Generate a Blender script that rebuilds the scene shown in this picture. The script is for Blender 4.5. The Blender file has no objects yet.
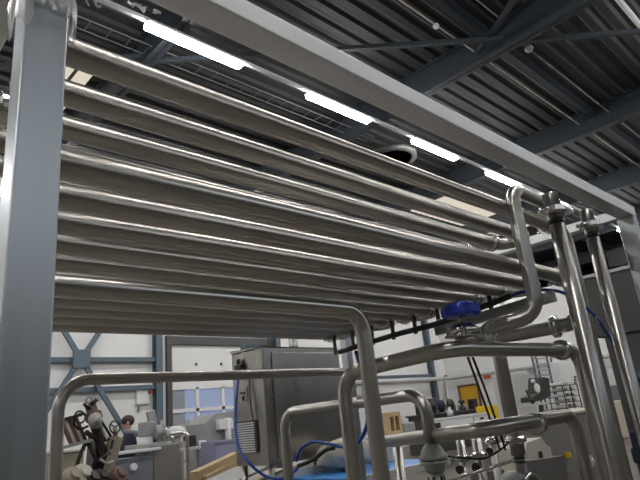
import bpy, bmesh, math, random
from mathutils import Vector, Matrix
random.seed(7)
sc = bpy.context.scene
COL = sc.collection
PI = math.pi
ZC = 1.4                                             # camera height above the floor
ROT = Matrix(((0.7236513527960181, -0.6832426711633763, -0.09750985538922367),
              (-0.1428140488203738, -0.2864678455696331, 0.9473860464004231),
              (0.6752280111606929, 0.6716514168497133, 0.3048794961747148)))
FPX = 555.167


def ray(px, py):
    return ROT.transposed() @ Vector(((px - 320) / FPX, -(py - 240) / FPX, 1))


def P(px, py, x=None, y=None, z=None):
    """world point seen along a direction, at a known x, y or height above the camera"""
    d = ray(px, py)
    k = x / d.x if x is not None else (y / d.y if y is not None else z / d.z)
    return Vector((0, 0, ZC)) + d * k


def W(x, y, z):
    """point given with its height measured from the camera's height"""
    return Vector((x, y, z + ZC))


# ------------------------------------------------------------------ materials
def mat(name, col, rough=.5, metal=0, noise=None, bump=None, spec=.5, emit=None, alpha=None, trans=0, aniso=None):
    m = bpy.data.materials.new(name); m.use_nodes = True
    nt = m.node_tree; b = nt.nodes['Principled BSDF']
    b.inputs['Base Color'].default_value = (*col, 1)
    b.inputs['Roughness'].default_value = rough
    b.inputs['Metallic'].default_value = metal
    b.inputs['Specular IOR Level'].default_value = spec
    if trans: b.inputs['Transmission Weight'].default_value = trans
    if alpha is not None: b.inputs['Alpha'].default_value = alpha
    if emit:
        b.inputs['Emission Color'].default_value = (*emit[0], 1); b.inputs['Emission Strength'].default_value = emit[1]
    geo = nt.nodes.new('ShaderNodeNewGeometry')
    if aniso:
        tg = nt.nodes.new('ShaderNodeTangent'); tg.direction_type = 'UV_MAP'
        b.inputs['Anisotropic'].default_value = aniso[0]; b.inputs['Anisotropic Rotation'].default_value = aniso[1]
        nt.links.new(tg.outputs[0], b.inputs['Tangent'])
    if noise:                                          # (scale xyz, colour variation, roughness variation)
        mp = nt.nodes.new('ShaderNodeMapping'); mp.inputs['Scale'].default_value = noise[0]
        nz = nt.nodes.new('ShaderNodeTexNoise'); nz.inputs['Scale'].default_value = 1; nz.inputs['Detail'].default_value = 5
        nt.links.new(geo.outputs['Position'], mp.inputs[0]); nt.links.new(mp.outputs[0], nz.inputs['Vector'])
        if noise[1]:
            mx = nt.nodes.new('ShaderNodeMix'); mx.data_type = 'RGBA'
            mx.inputs['A'].default_value = (*[c * (1 - noise[1]) for c in col], 1)
            mx.inputs['B'].default_value = (*[min(1, c * (1 + noise[1])) for c in col], 1)
            nt.links.new(nz.outputs['Fac'], mx.inputs['Factor']); nt.links.new(mx.outputs['Result'], b.inputs['Base Color'])
        if noise[2]:
            mr = nt.nodes.new('ShaderNodeMapRange')
            mr.inputs['To Min'].default_value = max(.02, rough - noise[2]); mr.inputs['To Max'].default_value = rough + noise[2]
            nt.links.new(nz.outputs['Fac'], mr.inputs['Value']); nt.links.new(mr.outputs['Result'], b.inputs['Roughness'])
    if bump:                                           # (scale xyz, strength)
        mp = nt.nodes.new('ShaderNodeMapping'); mp.inputs['Scale'].default_value = bump[0]
        nz = nt.nodes.new('ShaderNodeTexNoise'); nz.inputs['Scale'].default_value = 1; nz.inputs['Detail'].default_value = 3
        bp = nt.nodes.new('ShaderNodeBump'); bp.inputs['Strength'].default_value = bump[1]; bp.inputs['Distance'].default_value = .001
        nt.links.new(geo.outputs['Position'], mp.inputs[0]); nt.links.new(mp.outputs[0], nz.inputs['Vector'])
        nt.links.new(nz.outputs['Fac'], bp.inputs['Height']); nt.links.new(bp.outputs['Normal'], b.inputs['Normal'])
    return m


def emis(name, col, s):
    m = bpy.data.materials.new(name); m.use_nodes = True; nt = m.node_tree; nt.nodes.clear()
    e = nt.nodes.new('ShaderNodeEmission'); o = nt.nodes.new('ShaderNodeOutputMaterial')
    e.inputs[0].default_value = (*col, 1); e.inputs[1].default_value = s
    nt.links.new(e.outputs[0], o.inputs[0]); return m


STEEL = mat('stainless_tube', (.54, .515, .475), .32, 1, ((.5, 30, 30), .02, .02), None, aniso=(.68, .25))
STEELV = mat('stainless_tube_upright', (.46, .45, .43), .32, 1, ((30, 30, .5), .02, .02), None, aniso=(.68, .25))
BEAM = mat('brushed_frame', (.80, .80, .80), .46, 1, ((1.5, 50, 50), .05, .05), ((2, 200, 200), .05))
POST = mat('brushed_post', (.50, .53, .55), .37, 1, ((45, 45, 1.4), .05, .05), ((200, 200, 2), .05))
CLAMP = mat('polished_clamp', (.68, .67, .65), .24, 1)
ROOF = mat('roof_sheet', (.038, .041, .046), .6, 0, ((.6, 2, 1), .12, 0))
CLAD = mat('dark_cladding', (.018, .019, .021), .6)
RAFT = mat('beam_paint', (.038, .048, .060), .5)
BLUEST = mat('blue_steel', (.085, .120, .155), .5, 0, ((2, 2, 2), .1, 0))
WHITE = mat('white_panel', (.74, .735, .725), .55, 0, ((.8, .8, .4), .03, 0))
FLOOR = mat('concrete', (.13, .114, .093), .5, 0, ((.7, .7, .7), .2, .1))
LAMP = emis('lamp_tube', (1, .982, .955), 66)
TRUNK = mat('lamp_rail_grey', (.75, .76, .78), .5)
BLUEP = mat('blue_plastic', (.02, .065, .55), .4)
BLUEC = mat('blue_hose', (.012, .06, .30), .4)
BLACK = mat('black_rubber', (.012, .012, .014), .5)
DARKM = mat('dark_metal', (.05, .047, .045), .45, .6)
GREEN = mat('green_enamel', (.42, .47, .40), .4, 0, ((30, 30, 30), .08, .08))
GREY = mat('machine_grey', (.30, .30, .295), .45, 0, ((4, 4, 4), .1, .05))
LGREY = mat('light_grey_paint', (.50, .50, .49), .45)
DGREY = mat('dark_grey_sheet', (.06, .06, .059), .5, 0, ((2, 2, 2), .1, .05))
CAB = mat('cabinet_sheet', (.40, .385, .36), .30, 1, ((9, 9, 2), .08, .08))
CABD = mat('tank_grey', (.17, .16, .15), .5, 0, ((2, 2, 2), .08, .05))
YEL = mat('yellow_paint', (.62, .36, .02), .45)
YELB = mat('yellow_plastic', (.75, .55, .01), .45)
WOOD = mat('timber', (.50, .36, .20), .6, 0, ((25, 3, 25), .2, 0))
NAVY = mat('navy_cloth', (.012, .016, .035), .85, bump=((60, 60, 60), .4))
HOOD = mat('hood_cloth', (.16, .17, .20), .9)
JEANS = mat('denim', (.06, .085, .14), .85)
SKIN = mat('skin', (.45, .27, .2), .5)
HAIR = mat('hair', (.03, .02, .014), .6)
WPLAS = mat('white_plastic', (.72, .72, .73), .4)
PURP = mat('lilac_plastic', (.30, .30, .45), .35)
KHAKI = mat('khaki_paint', (.30, .27, .20), .55, 0, ((6, 6, 6), .2, .1))
BROWN = mat('brown_rust', (.13, .075, .055), .6, 0, ((10, 10, 10), .25, .1))
BEIGE = mat('beige_board', (.52, .47, .40), .6)
RED = mat('red_plastic', (.22, .02, .02), .4)
ORANGE = mat('orange_sign', (.65, .12, .03), .5)
SKYB = mat('belt_blue', (.05, .24, .62), .4)
CREAM = mat('cream_laminate', (.62, .59, .52), .45)
FILM = mat('clear_film', (.80, .81, .82), .22, 0, alpha=.5, bump=((40, 40, 40), .6))
FILMW = mat('white_film', (.85, .85, .85), .35, 0, alpha=.85)
GLASS = mat('pane_glass', (.9, .94, 1), .03, 0, alpha=.22)
SKYL = emis('rooflight', (1, .90, .74), .72)
FILLP = emis('fill_panel_glow', (.86, .93, 1), 1.15)  # glow of the panels added behind the camera
LABELB = mat('label_black', (.01, .01, .01), .4)
LABELW = mat('label_white', (.75, .75, .75), .4)
FACEP = mat('glass_dark', (.03, .04, .06), .1)


# ------------------------------------------------------------------ mesh builder
class MB:
    def __init__(s): s.bm = bmesh.new()

    def box(s, lo, hi, bev=0, rot=None, piv=None):
        lo = Vector(lo); hi = Vector(hi); c = (lo + hi) / 2; d = hi - lo
        r = bmesh.ops.create_cube(s.bm, size=1); vs = r['verts']
        for v in vs: v.co = Vector((v.co.x * d.x, v.co.y * d.y, v.co.z * d.z)) + c
        if bev:
            es = list({e for v in vs for e in v.link_edges})
            rb = bmesh.ops.bevel(s.bm, geom=es, offset=bev, segments=2, affect='EDGES', profile=.5)
            vs = list({v for f in rb['faces'] for v in f.verts} | {v for v in vs if v.is_valid})
        if rot: bmesh.ops.rotate(s.bm, cent=piv if piv is not None else c, matrix=rot, verts=[v for v in vs if v.is_valid])
        return s

    def prism(s, poly, vec, cap=True):
        """closed outline (world points) pushed along vec"""
        vec = Vector(vec)
        a = [s.bm.verts.new(p) for p in poly]; b = [s.bm.verts.new(Vector(p) + vec) for p in poly]; n = len(a)
        for i in range(n): s.bm.faces.new((a[i], a[(i + 1) % n], b[(i + 1) % n], b[i]))
        if cap: s.bm.faces.new(a[::-1]); s.bm.faces.new(b)
        return s

    def bar(s, a, b, w, h, up=(0, 0, 1)):
        a = Vector(a); b = Vector(b); d = (b - a).normalized(); u = Vector(up)
        if abs(d.dot(u)) > .99: u = Vector((0, 1, 0))
        sx = d.cross(u).normalized(); u = sx.cross(d)
        return s.prism([a + sx * i * w / 2 + u * j * h / 2 for i, j in ((-1, -1), (1, -1), (1, 1), (-1, 1))], b - a)

    def tube(s, pts, r, bend=0, seg=20, cap=True, bseg=9):
        pts = [Vector(p) for p in pts]; path = [pts[0]]
        for i in range(1, len(pts) - 1):
            p = pts[i]; u = (pts[i - 1] - p); v = (pts[i + 1] - p); lu, lv = u.length, v.length; u.normalize(); v.normalize()
            ang = u.angle(v); k = min(bend / max(math.tan(ang / 2), 1e-4), lu * .499 if i > 1 else lu * .98, lv * .499 if i < len(pts) - 2 else lv * .98)
            if bend <= 0 or ang > PI - .02: path.append(p); continue
            rr = k * math.tan(ang / 2); c = p + (u + v).normalized() * (rr / math.sin(ang / 2))
            a = p + u * k - c; tot = PI - ang; ax = (u.cross(v)).normalized() * -1
            for j in range(bseg + 1): path.append(c + Matrix.Rotation(tot * j / bseg, 3, ax) @ a)
        uv = s.bm.loops.layers.uv.verify()
        path.append(pts[-1]); n = len(path); rad = r if callable(r) else (lambda t: r)
        t = (path[1] - path[0]).normalized(); nrm = t.orthogonal().normalized(); rings = []
        for i, p in enumerate(path):
            tn = (path[min(i + 1, n - 1)] - path[max(i - 1, 0)]).normalized()
            q = t.rotation_difference(tn); nrm = (q @ nrm).normalized(); t = tn; bi = t.cross(nrm)
            R = rad(i / (n - 1))
            rings.append([s.bm.verts.new(p + (nrm * math.cos(2 * PI * k / seg) + bi * math.sin(2 * PI * k / seg)) * R) for k in range(seg)])
        for a, b in zip(rings, rings[1:]):
            for k in range(seg):
                f = s.bm.faces.new((a[k], a[(k + 1) % seg], b[(k + 1) % seg], b[k])); f.smooth = True
                for lp, u, v in zip(f.loops, (k, k + 1, k + 1, k), (0, 0, 1, 1)): lp[uv].uv = (u / seg, v)
        if cap: s.bm.faces.new(rings[0][::-1]); s.bm.faces.new(rings[-1])
        return s

    def lathe(s, o, ax, prof, seg=24, smooth=True, lobes=0, amp=0):
        """profile of (distance along the axis, radius)"""
        o = Vector(o); ax = Vector(ax).normalized(); n = ax.orthogonal().normalized(); b = ax.cross(n); rings = []
        for d, r in prof:
            rings.append([s.bm.verts.new(o + ax * d + (n * math.cos(2 * PI * k / seg) + b * math.sin(2 * PI * k / seg)) * max(r, .0002) *
                          (1 + (amp * math.cos(lobes * 2 * PI * k / seg) if lobes else 0))) for k in range(seg)])
        for a, c in zip(rings, rings[1:]):
            for k in range(seg):
                f = s.bm.faces.new((a[k], a[(k + 1) % seg], c[(k + 1) % seg], c[k])); f.smooth = smooth
        s.bm.faces.new(rings[0][::-1]); s.bm.faces.new(rings[-1])
        return s

    def torus(s, c, ax, R, r, seg=28, ms=8, a0=0, a1=2 * PI):
        c = Vector(c); ax = Vector(ax).normalized(); n = ax.orthogonal().normalized(); b = ax.cross(n)
        full = a1 - a0 > 6.28; N = seg if full else seg + 1
        pts = [c + (n * math.cos(a0 + (a1 - a0) * k / seg) + b * math.sin(a0 + (a1 - a0) * k / seg)) * R for k in range(N)]
        rings = []
        for p in pts:
            rd = (p - c).normalized()
            rings.append([s.bm.verts.new(p + (rd * math.cos(2 * PI * k / ms) + ax * math.sin(2 * PI * k / ms)) * r) for k in range(ms)])
        for i in range(seg if full else seg):
            a, d = rings[i], rings[(i + 1) % N]
            for k in range(ms):
                f = s.bm.faces.new((a[k], a[(k + 1) % ms], d[(k + 1) % ms], d[k])); f.smooth = True
        if not full: s.bm.faces.new(rings[0][::-1]); s.bm.faces.new(rings[-1])
        return s

    def blob(s, c, d, sub=3, jit=0):
        c = Vector(c); r = bmesh.ops.create_icosphere(s.bm, subdivisions=sub, radius=1)
        for v in r['verts']:
            k = 1 + random.uniform(-jit, jit); v.co = Vector((v.co.x * d[0] * k, v.co.y * d[1] * k, v.co.z * d[2] * k)) + c
            for f in v.link_faces: f.smooth = True
        return s

    def build(s, name, m, parent=None, **tags):
        bmesh.ops.recalc_face_normals(s.bm, faces=s.bm.faces)
        co = [v.co for v in s.bm.verts]
        if parent is not None:
            o3 = wloc(parent)
        else:
            o3 = Vector(((min(c.x for c in co) + max(c.x for c in co)) / 2, (min(c.y for c in co) + max(c.y for c in co)) / 2, min(c.z for c in co)))
        bmesh.ops.translate(s.bm, vec=-o3, verts=s.bm.verts)
        me = bpy.data.meshes.new(name); s.bm.to_mesh(me); s.bm.free(); me.materials.append(m)
        o = bpy.data.objects.new(name, me); COL.objects.link(o)
        if parent is not None: o.parent = parent
        else: o.location = o3
        for k, v in tags.items():
            if v: o[k] = v
        return o


def wloc(o):
    v = Vector(o.location)
    while o.parent: o = o.parent; v = v + Vector(o.location)
    return v


def thing(name, label, cat, loc, group=None):
    o = bpy.data.objects.new(name, None); COL.objects.link(o); o.location = Vector(loc); o.empty_display_size = .1
    o['label'] = label; o['category'] = cat
    if group: o['group'] = group
    return o


def solo(mb, name, m, label, cat, group=None): return mb.build(name, m, None, label=label, category=cat, group=group)


def struct(mb, name, m): return mb.build(name, m, None, kind='structure')


def copy_thing(root, loc, label):
    r = root.copy(); COL.objects.link(r); r.location = loc; r['label'] = label
    for ch in list(root.children):
        c = ch.copy(); COL.objects.link(c); c.parent = r
        for g in ch.children:
            d = g.copy(); COL.objects.link(d); d.parent = c
    return r


# ------------------------------------------------------------------ camera
cd = bpy.data.cameras.new('camera'); cam = bpy.data.objects.new('camera', cd); COL.objects.link(cam)
cd.sensor_width = 36; cd.lens = FPX * 36 / 640; cd.clip_start = .05; cd.clip_end = 200
rt, up, fw = ROT[0], ROT[1], ROT[2]
cam.matrix_world = Matrix(((rt.x, up.x, -fw.x, 0), (rt.y, up.y, -fw.y, 0), (rt.z, up.z, -fw.z, ZC), (0, 0, 0, 1)))
sc.camera = cam
sc.view_settings.view_transform = 'Standard'; sc.view_settings.look = 'None'; sc.view_settings.gamma = 1
sc.view_settings.use_curve_mapping = False; sc.view_settings.exposure = 0
w = bpy.data.worlds.new('sky'); sc.world = w; w.use_nodes = True
w.node_tree.nodes['Background'].inputs[0].default_value = (.22, .36, .80, 1); w.node_tree.nodes['Background'].inputs[1].default_value = .5

# ------------------------------------------------------------------ the hall
X0, X1, X2, Y0, Y1, ZR = -14.0, 22.3, 35.0, -8.0, 15.0, 7.35
struct(MB().box((X0 - .3, Y0 - .3, -.2), (X2 + .3, Y1 + .3, 0)), 'floor', FLOOR)
b = MB(); prof = []; y = Y0
while y < Y1 + .2:                                     # trapezoid roof sheet, ribs running along x
    prof += [(y, ZR), (y + .12, ZR), (y + .17, ZR + .045), (y + .23, ZR + .045)]; y += .28
prof.append((y, ZR))
b.prism([Vector((X0 - .3, p[0], p[1])) for p in prof] + [Vector((X0 - .3, y, ZR + .2)), Vector((X0 - .3, Y0, ZR + .2))], (X2 - X0 + .6, 0, 0))
struct(b, 'ceiling', ROOF)
DX0, DX1, DZ = 8.35, 12.0, 4.17                        # roller door opening in the back wall
b = MB(); b.box((X0, Y1, 0), (DX0, Y1 + .2, ZR + .2)); b.box((DX1, Y1, 0), (X2 + .2, Y1 + .2, ZR + .2)); b.box((DX0, Y1, DZ), (DX1, Y1 + .2, ZR + .2))
struct(b, 'wall_back', WHITE)
b = MB(); b.box((X1, Y0, 0), (X1 + .2, Y1, 5.6)); struct(b, 'wall_right', WHITE)
b = MB(); b.box((X2, Y0, 0), (X2 + .2, Y1, ZR + .2)); struct(b, 'wall_far_right', CLAD)
struct(MB().box((X0 - .2, Y0, 0), (X0, Y1 + .2, ZR + .2)), 'wall_left', DGREY)
b = MB(); b.box((X0, Y0 - .2, 0), (X2, Y0, 4.7)); b.box((X0, Y0 - .2, 7.1), (X2, Y0, ZR + .2)); struct(b, 'wall_front', DGREY)
for i in range(6):                                     # unseen glowing band added high in the front wall to light the frame
    xa = X0 + i * 6.0
    struct(MB().box((xa, Y0 - .12, 4.7), (xa + 5.85, Y0 - .06, 7.1)), 'window_%d' % (i + 1), FILLP)
# rafters (I sections) and the columns under them
RX = [-5.40, -.98, 3.45, 7.87, 12.3, 16.7, 21.1, 25.5, 29.9]
nth = ['over the left end of the pipe rack', 'third roof rafter counted from the right', 'second roof rafter from the right']
for i, x in enumerate(RX):
    b = MB(); z0 = 5.4 + ZC; z1 = ZR - .02
    b.box((x - .09, Y0 + .02, z0), (x + .09, Y1 - .02, z0 + .02)); b.box((x - .012, Y0 + .02, z0), (x + .012, Y1 - .02, z1)); b.box((x - .09, Y0 + .02, z1 - .02), (x + .09, Y1 - .02, z1))
    lab = ['dark steel roof rafter far left behind the frame post', 'dark steel roof rafter left of the wrapped frame post',
           'dark steel roof rafter crossing above the first lamp at left', 'dark steel roof rafter rising from the beam at upper centre, where the braces meet',
           'dark steel roof rafter at upper right, second beyond the beam', 'short dark roof rafter just above the frame corner at right', 'dark steel roof rafter above the white right wall', 'dark steel roof rafter beyond the white right wall', 'farthest dark steel roof rafter beyond the white right wall'][i]
    solo(b, 'roof_rafter', RAFT, lab, 'rafter', 'roof rafters')
    if 3 < x < 22:
        b = MB(); b.box((x - .1, Y1 - .26, 0), (x + .1, Y1 - .24, 6.8)); b.box((x - .1, Y1 - .04, 0), (x + .1, Y1 - .02, 6.8)); b.box((x - .01, Y1 - .25, 0), (x + .01, Y1 - .03, 6.8))
        lab = {3.45: 'blue steel wall column hidden behind the left frame post', 7.87: 'blue steel wall column between the cross brace and the roller door', 12.3: 'blue steel wall column behind the steel control cabinet',
               16.7: 'blue steel wall column on the back wall behind the upright pipes', 21.1: 'blue steel wall column near the corner left of the yellow door'}[x]
        solo(b, 'wall_column', BLUEST, lab, 'column', 'blue wall columns')
for k, y in enumerate((-1.1, 3.36, 7.7, 12.0)):
    b = MB().box((X0 + .1, y - .05, 5.72 + ZC), (X2 - .1, y + .05, ZR - .01))
    solo(b, 'roof_purlin', RAFT, ['dark roof purlin above the viewer', 'dark roof purlin running through the meeting point of the braces', 'dark roof purlin beyond the lamp row', 'dark roof purlin near the back wall'][k], 'purlin', 'roof purlins')


def brace(a, b_, lab):
    solo(MB().bar(W(*a), W(*b_), .07, .07), 'roof_brace', RAFT, lab, 'brace', 'roof braces')


brace((7.7, 3.05, 5.5), (3.55, 6.75, 5.5), 'thin roof brace running left from the rafter joint above the beam')
brace((8.0, 2.9, 5.5), (12.2, -1.0, 5.5), 'thin roof brace running right from the rafter joint to the top corner')
brace((7.72, 3.5, 5.55), (3.6, -2.7, 5.55), 'short thin roof brace rising left of the rafter joint')
brace((3.35, 6.75, 5.5), (-.9, 10.6, 5.5), 'thin roof brace at upper left behind the first lamp')
for k, (y, z, xa, xb) in enumerate(((3.66, 5.7, -2, 21), (3.02, 5.7, 8.6, 21), (2.97, 5.75, -2, 7.6), (1.55, 5.7, -2, 21))):
    b = MB().tube([W(xa, y, z), W(xb, y, z)], .012 if k < 3 else .045, seg=8)
    r = thing('roof_conduit', ['thin yellowish conduit crossing the top centre of the roof', 'thin conduit with a round junction knob at upper right', 'thin conduit entering the top edge left of the rafter', 'thicker grey pipe under the roof at the top right corner'][k], 'conduit', W(xa, y, z), 'roof conduits')
    b.build('pipe', [BEIGE, GREY, BEIGE, TRUNK][k], r)
    if k == 1: MB().blob(W(8.58, 3.02, 5.68), (.07, .07, .07)).build('junction_knob', TRUNK, r)
    elif k == 0: MB().blob(W(6.75, 3.66, 5.68), (.05, .05, .05)).build('junction_box', TRUNK, r)
b = MB()
for yy in (6.58, 6.82): b.bar(W(-3, yy, 5.62), W(8.6, yy, 5.62), .012, .02)
x = -2.9
while x < 8.6: b.bar(W(x, 6.58, 5.6), W(x, 6.82, 5.6), .012, .012); x += .3
solo(b, 'cable_tray', CABD, 'perforated cable tray under the roof beyond the lamp row', 'cable tray')
b = MB().lathe(W(9.15, 6.62, 5.25), (0, 0, 1), [(0, .43), (0, .55), (.10, .55), (.10, .43), (0, .43)], seg=32)
solo(b, 'roof_duct_collar', DGREY, 'pale grey round duct collar below the roof, between second and third lamp', 'duct')
for xa, xb in ((2.35, 3.40), (13.7, 19.2)):
    o = MB()
    for k in range(int((xb - xa) / .3)):
        o.box((xa + k * .3, 7.95 if xa < 5 else 7.4, ZR - .06), (xa + k * .3 + .22, 9.5, ZR - .02))
    solo(o, 'roof_light', SKYL, 'warm translucent ribbed roof light seen between the upper pipes at ' + ('left' if xa < 5 else 'right'), 'roof light', 'roof lights')

# lamp rows -------------------------------------------------------------
LL, LS = 1.53, 2.895
for row, (ly, lz) in enumerate(((5.68, 5.18), (-.15, 5.18), (11.5, 5.18))):
    solo(MB().box((X0 + .2, ly - .03, lz + ZC + .031), (X1 - .2, ly + .03, lz + ZC + .08)), 'lamp_rail', TRUNK,
         ['grey trunking rail carrying the row of lit lamps above the pipes', 'grey lamp rail above the viewer', 'grey lamp rail near the back wall'][row], 'lamp rail', 'lamp rails')
    first = None
    for k in range(-5, 7):
        xa = 2.88 + k * LS
        if xa + LL > X1 - .3: continue
        ordn = {0: 'lowest-left and largest lit tube lamp, above the second pipe', 1: 'second lit tube lamp from the left in the roof row', 2: 'third lit tube lamp from the left in the roof row',
                3: 'fourth lit tube lamp, touching the top bend of the riser', 4: 'lit tube lamp glimpsed just under the beam between the tops of the two upright pipes', 5: 'lit tube lamp behind the top of the right upright pipe', 6: 'lit tube lamp in the gap beside the right frame post'}
        lab = ordn.get(k, 'lit tube lamp of the same row out of sight to the left') if row == 0 else ('lit tube lamp in the row above the viewer' if row == 1 else 'lit tube lamp in the row by the back wall')
        if k == 0 and row == 0: lab = 'first lit tube lamp from the left, the largest'
        if first is None:
            first = thing('ceiling_light', lab, 'lamp', W(xa, ly, lz), ['lamps of the row above the pipes', 'lamps above the viewer', 'lamps by the back wall'][row])
            MB().box(W(xa, ly - .068, lz - .07), W(xa + LL, ly + .068, lz), .02).build('light_tube', LAMP, first)
            MB().box(W(xa, ly - .07, lz), W(xa + LL, ly + .07, lz + .03)).build('housing', TRUNK, first)
        else:
            copy_thing(first, W(xa, ly, lz), lab)

# back wall steelwork -----------------------------------------------------
yb = Y1 - .15
for k, (z, xa, xb) in enumerate(((2.06, 3.55, 7.77), (1.30, 3.55, 7.77), (1.33, 12.4, 16.6), (1.33, 16.8, 21.0))):
    solo(MB().bar(W(xa, yb, z), W(xb, yb, z), .1, .12), 'wall_girt', BLUEST,
         ['upper blue girt through the cross brace on the back wall', 'lower blue girt just below the grey handrail pipe at left', 'blue girt right of the control cabinet', 'blue girt on the back wall left of the yellow door'][k], 'girt', 'wall girts')
t = thing('cross_brace', 'blue steel X brace with a square centre plate on the white back wall', 'brace', W(5.66, yb - .12, -1.4))
for sx in (-1, 1):
    for sz in (-1, 1):
        MB().bar(W(5.66 + sx * .1, yb - .12, 2.06 + sz * .15), W(5.66 + sx * 2.1, yb - .12, 2.06 + sz * 3.3), .12, .09, (0, 1, 0)).build('diagonal', BLUEST, t)
MB().box(W(5.66 - .22, yb - .2, 1.82), W(5.66 + .22, yb - .1, 2.3), .02).build('centre_plate', BLUEST, t)
solo(MB().tube([W(12.2, Y1 - .4, 1.15), W(21.9, Y1 - .4, 1.15), W(21.9, 2, 1.15)], .09, .3, 12), 'wall_pipe', LGREY, 'grey pipe running along the back wall and round the corner above the yellow door', 'pipe')
# roller door with windows
t = thing('door_1', 'white sectional roller door with a band of windows', 'door', ((DX0 + DX1) / 2, Y1, 0))
wz0, wz1 = 1.36, 2.66
b = MB(); b.box((DX0, Y1 + .06, wz1), (DX1, Y1 + .12, DZ - .25)); b.box((DX0, Y1 + .06, 0), (DX1, Y1 + .12, wz0))
b.build('door_leaf', WHITE, t)
b = MB(); nx = 4; pw = (DX1 - DX0) / nx
for k in range(nx + 1): b.box((DX0 + k * pw - (.05 if k else 0), Y1 + .05, wz0), (DX0 + k * pw + (.05 if k < nx else 0), Y1 + .13, wz1))
for z in (wz0, (wz0 + wz1) / 2, wz1): b.box((DX0, Y1 + .05, z - .05), (DX1, Y1 + .13, z + .05))
b.build('window_frame', WHITE, t)
for k in range(nx):
    for j in range(2):
        za = wz0 + j * (wz1 - wz0) / 2
        MB().box((DX0 + k * pw + .05, Y1 + .085, za + .05), (DX0 + (k + 1) * pw - .05, Y1 + .095, za + (wz1 - wz0) / 2 - .05)).build('pane', GLASS, t)
b = MB(); b.box((DX0, Y1 - .06, DZ - .25), (DX1, Y1 + .1, DZ)); b.build('top_rail', DGREY, t)
for x in (DX0 - .16, DX1): MB().box((x, Y1 - .1, 0), (x + .16, Y1, DZ)).build('door_jamb', DGREY, t)
b = MB()
for x in (DX0 + .9, DX0 + 1.8, DX0 + 2.7): b.box((x - .03, Y1 + .03, 3.3), (x + .03, Y1 + .07, 3.38))
b.build('hinge', BLACK, t)
t['kind'] = 'structure'
# what stands outside, beyond the door
solo(MB().box((9.8, 19, 0), (11.15, 20, 6)), 'outside_pillar', BLACK, 'dark pillar outside, seen through the left door window', 'pillar')
solo(MB().box((13.6, 24, 0), (26, 30, 1.95)), 'outside_building', WPLAS, 'low pale building outside the roller door windows', 'building')
struct(MB().box((-10, 15.3, -.3), (60, 60, -.1)), 'trim_1', DGREY)
# yellow door on the right wall, sign, alarm boxes
t = thing('door_2', 'yellow door in the white right wall', 'door', (X1, 13.9, 0)); t['kind'] = 'structure'
MB().box((X1 - .05, 13.45, 0), (X1 - .002, 14.32, 2.12)).build('door_leaf', YEL, t)
b = MB(); b.box((X1 - .07, 14.32, 0), (X1 - .002, 14.42, 2.2)); b.box((X1 - .07, 13.35, 0), (X1 - .002, 13.45, 2.2)); b.box((X1 - .07, 13.45, 2.12), (X1 - .002, 14.32, 2.2)); b.build('door_frame', BROWN, t)
MB().tube([(X1 - .1, 13.6, 1.05), (X1 - .1, 13.75, 1.05)], .02, seg=8).build('door_handle', CLAMP, t)


def wallbox(px, py, wdt, hgt, m, name, lab, cat, dep=.1):
    p = P(px, py, x=X1); return solo(MB().box((X1 - dep, p.y - wdt / 2, p.z - hgt / 2), (X1 - .002, p.y + wdt / 2, p.z + hgt / 2), .01), name, m, lab, cat)


wallbox(446, 377, .16, .14, BLACK, 'alarm_box', 'small black box on the white wall above the yellow door', 'alarm box')
wallbox(487, 375, .35, .3, ORANGE, 'wall_sign', 'small orange sign on the right wall beside the upright pipe', 'sign', .02)
wallbox(531, 369, .28, .26, GREEN, 'socket_box', 'small green box on the white wall right of the upright pipe', 'socket box')
wallbox(558, 378, .2, .22, BLUEST, 'wall_dial', 'small dark dial on the white wall beside the wire racks', 'dial')

# ------------------------------------------------------------------ stainless skid frame
PX0, PX1, FY0, FY1 = .216, 3.56, .85, 3.15             # frame outline; beam front face at FY0
fr = thing('skid_frame', 'big brushed stainless box frame with wide left post and overhead beam', 'frame', (0.25, .9, 0))
PW, BH = .069, .060
ZB = .910                                             # underside of the beam above the camera
MB().box(W(PX0, FY0, -1.4), W(PX0 + PW, FY0 + .06, ZB + BH), .004).build('post', POST, fr, label='wide brushed front left post')
MB().box(W(3.345, FY0, -1.4), W(3.41, FY0 + .09, ZB), .004).build('post', POST, fr)
MB().box(W(PX0, FY1, -1.4), W(PX0 + PW, FY1 + PW, ZB), .004).build('post', POST, fr)
MB().box(W(3.345, FY1, -1.4), W(3.41, FY1 + PW, ZB), .004).build('post', POST, fr)
MB().box(W(PX0, FY0, ZB), W(3.41, FY0 + .082, ZB + BH), .004).build('beam', BEAM, fr, label='long overhead front beam')
MB().box(W(PX0, FY1, ZB), W(3.41, FY1 + .07, ZB + BH), .004).build('beam', BEAM, fr)
for x in (PX0, 3.345): MB().box(W(x, FY0 + .082, ZB + .003), W(x + .065, FY1, ZB + BH - .003), .003).build('side_rail', BEAM, fr)
for x in (PX0, 3.345): MB().box(W(x, FY0 + .1, -1.3), W(x + .065, FY1, -1.23), .003).build('foot_rail', BEAM, fr)
MB().box(W(PX0 + PW, FY0 + .01, -1.3), W(3.345, FY0 + .08, -1.23), .003).build('foot_rail', BEAM, fr)
MB().box(W(PX0 + PW, FY1, -1.3), W(3.345, FY1 + .066, -1.23), .003).build('foot_rail', BEAM, fr)

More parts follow.
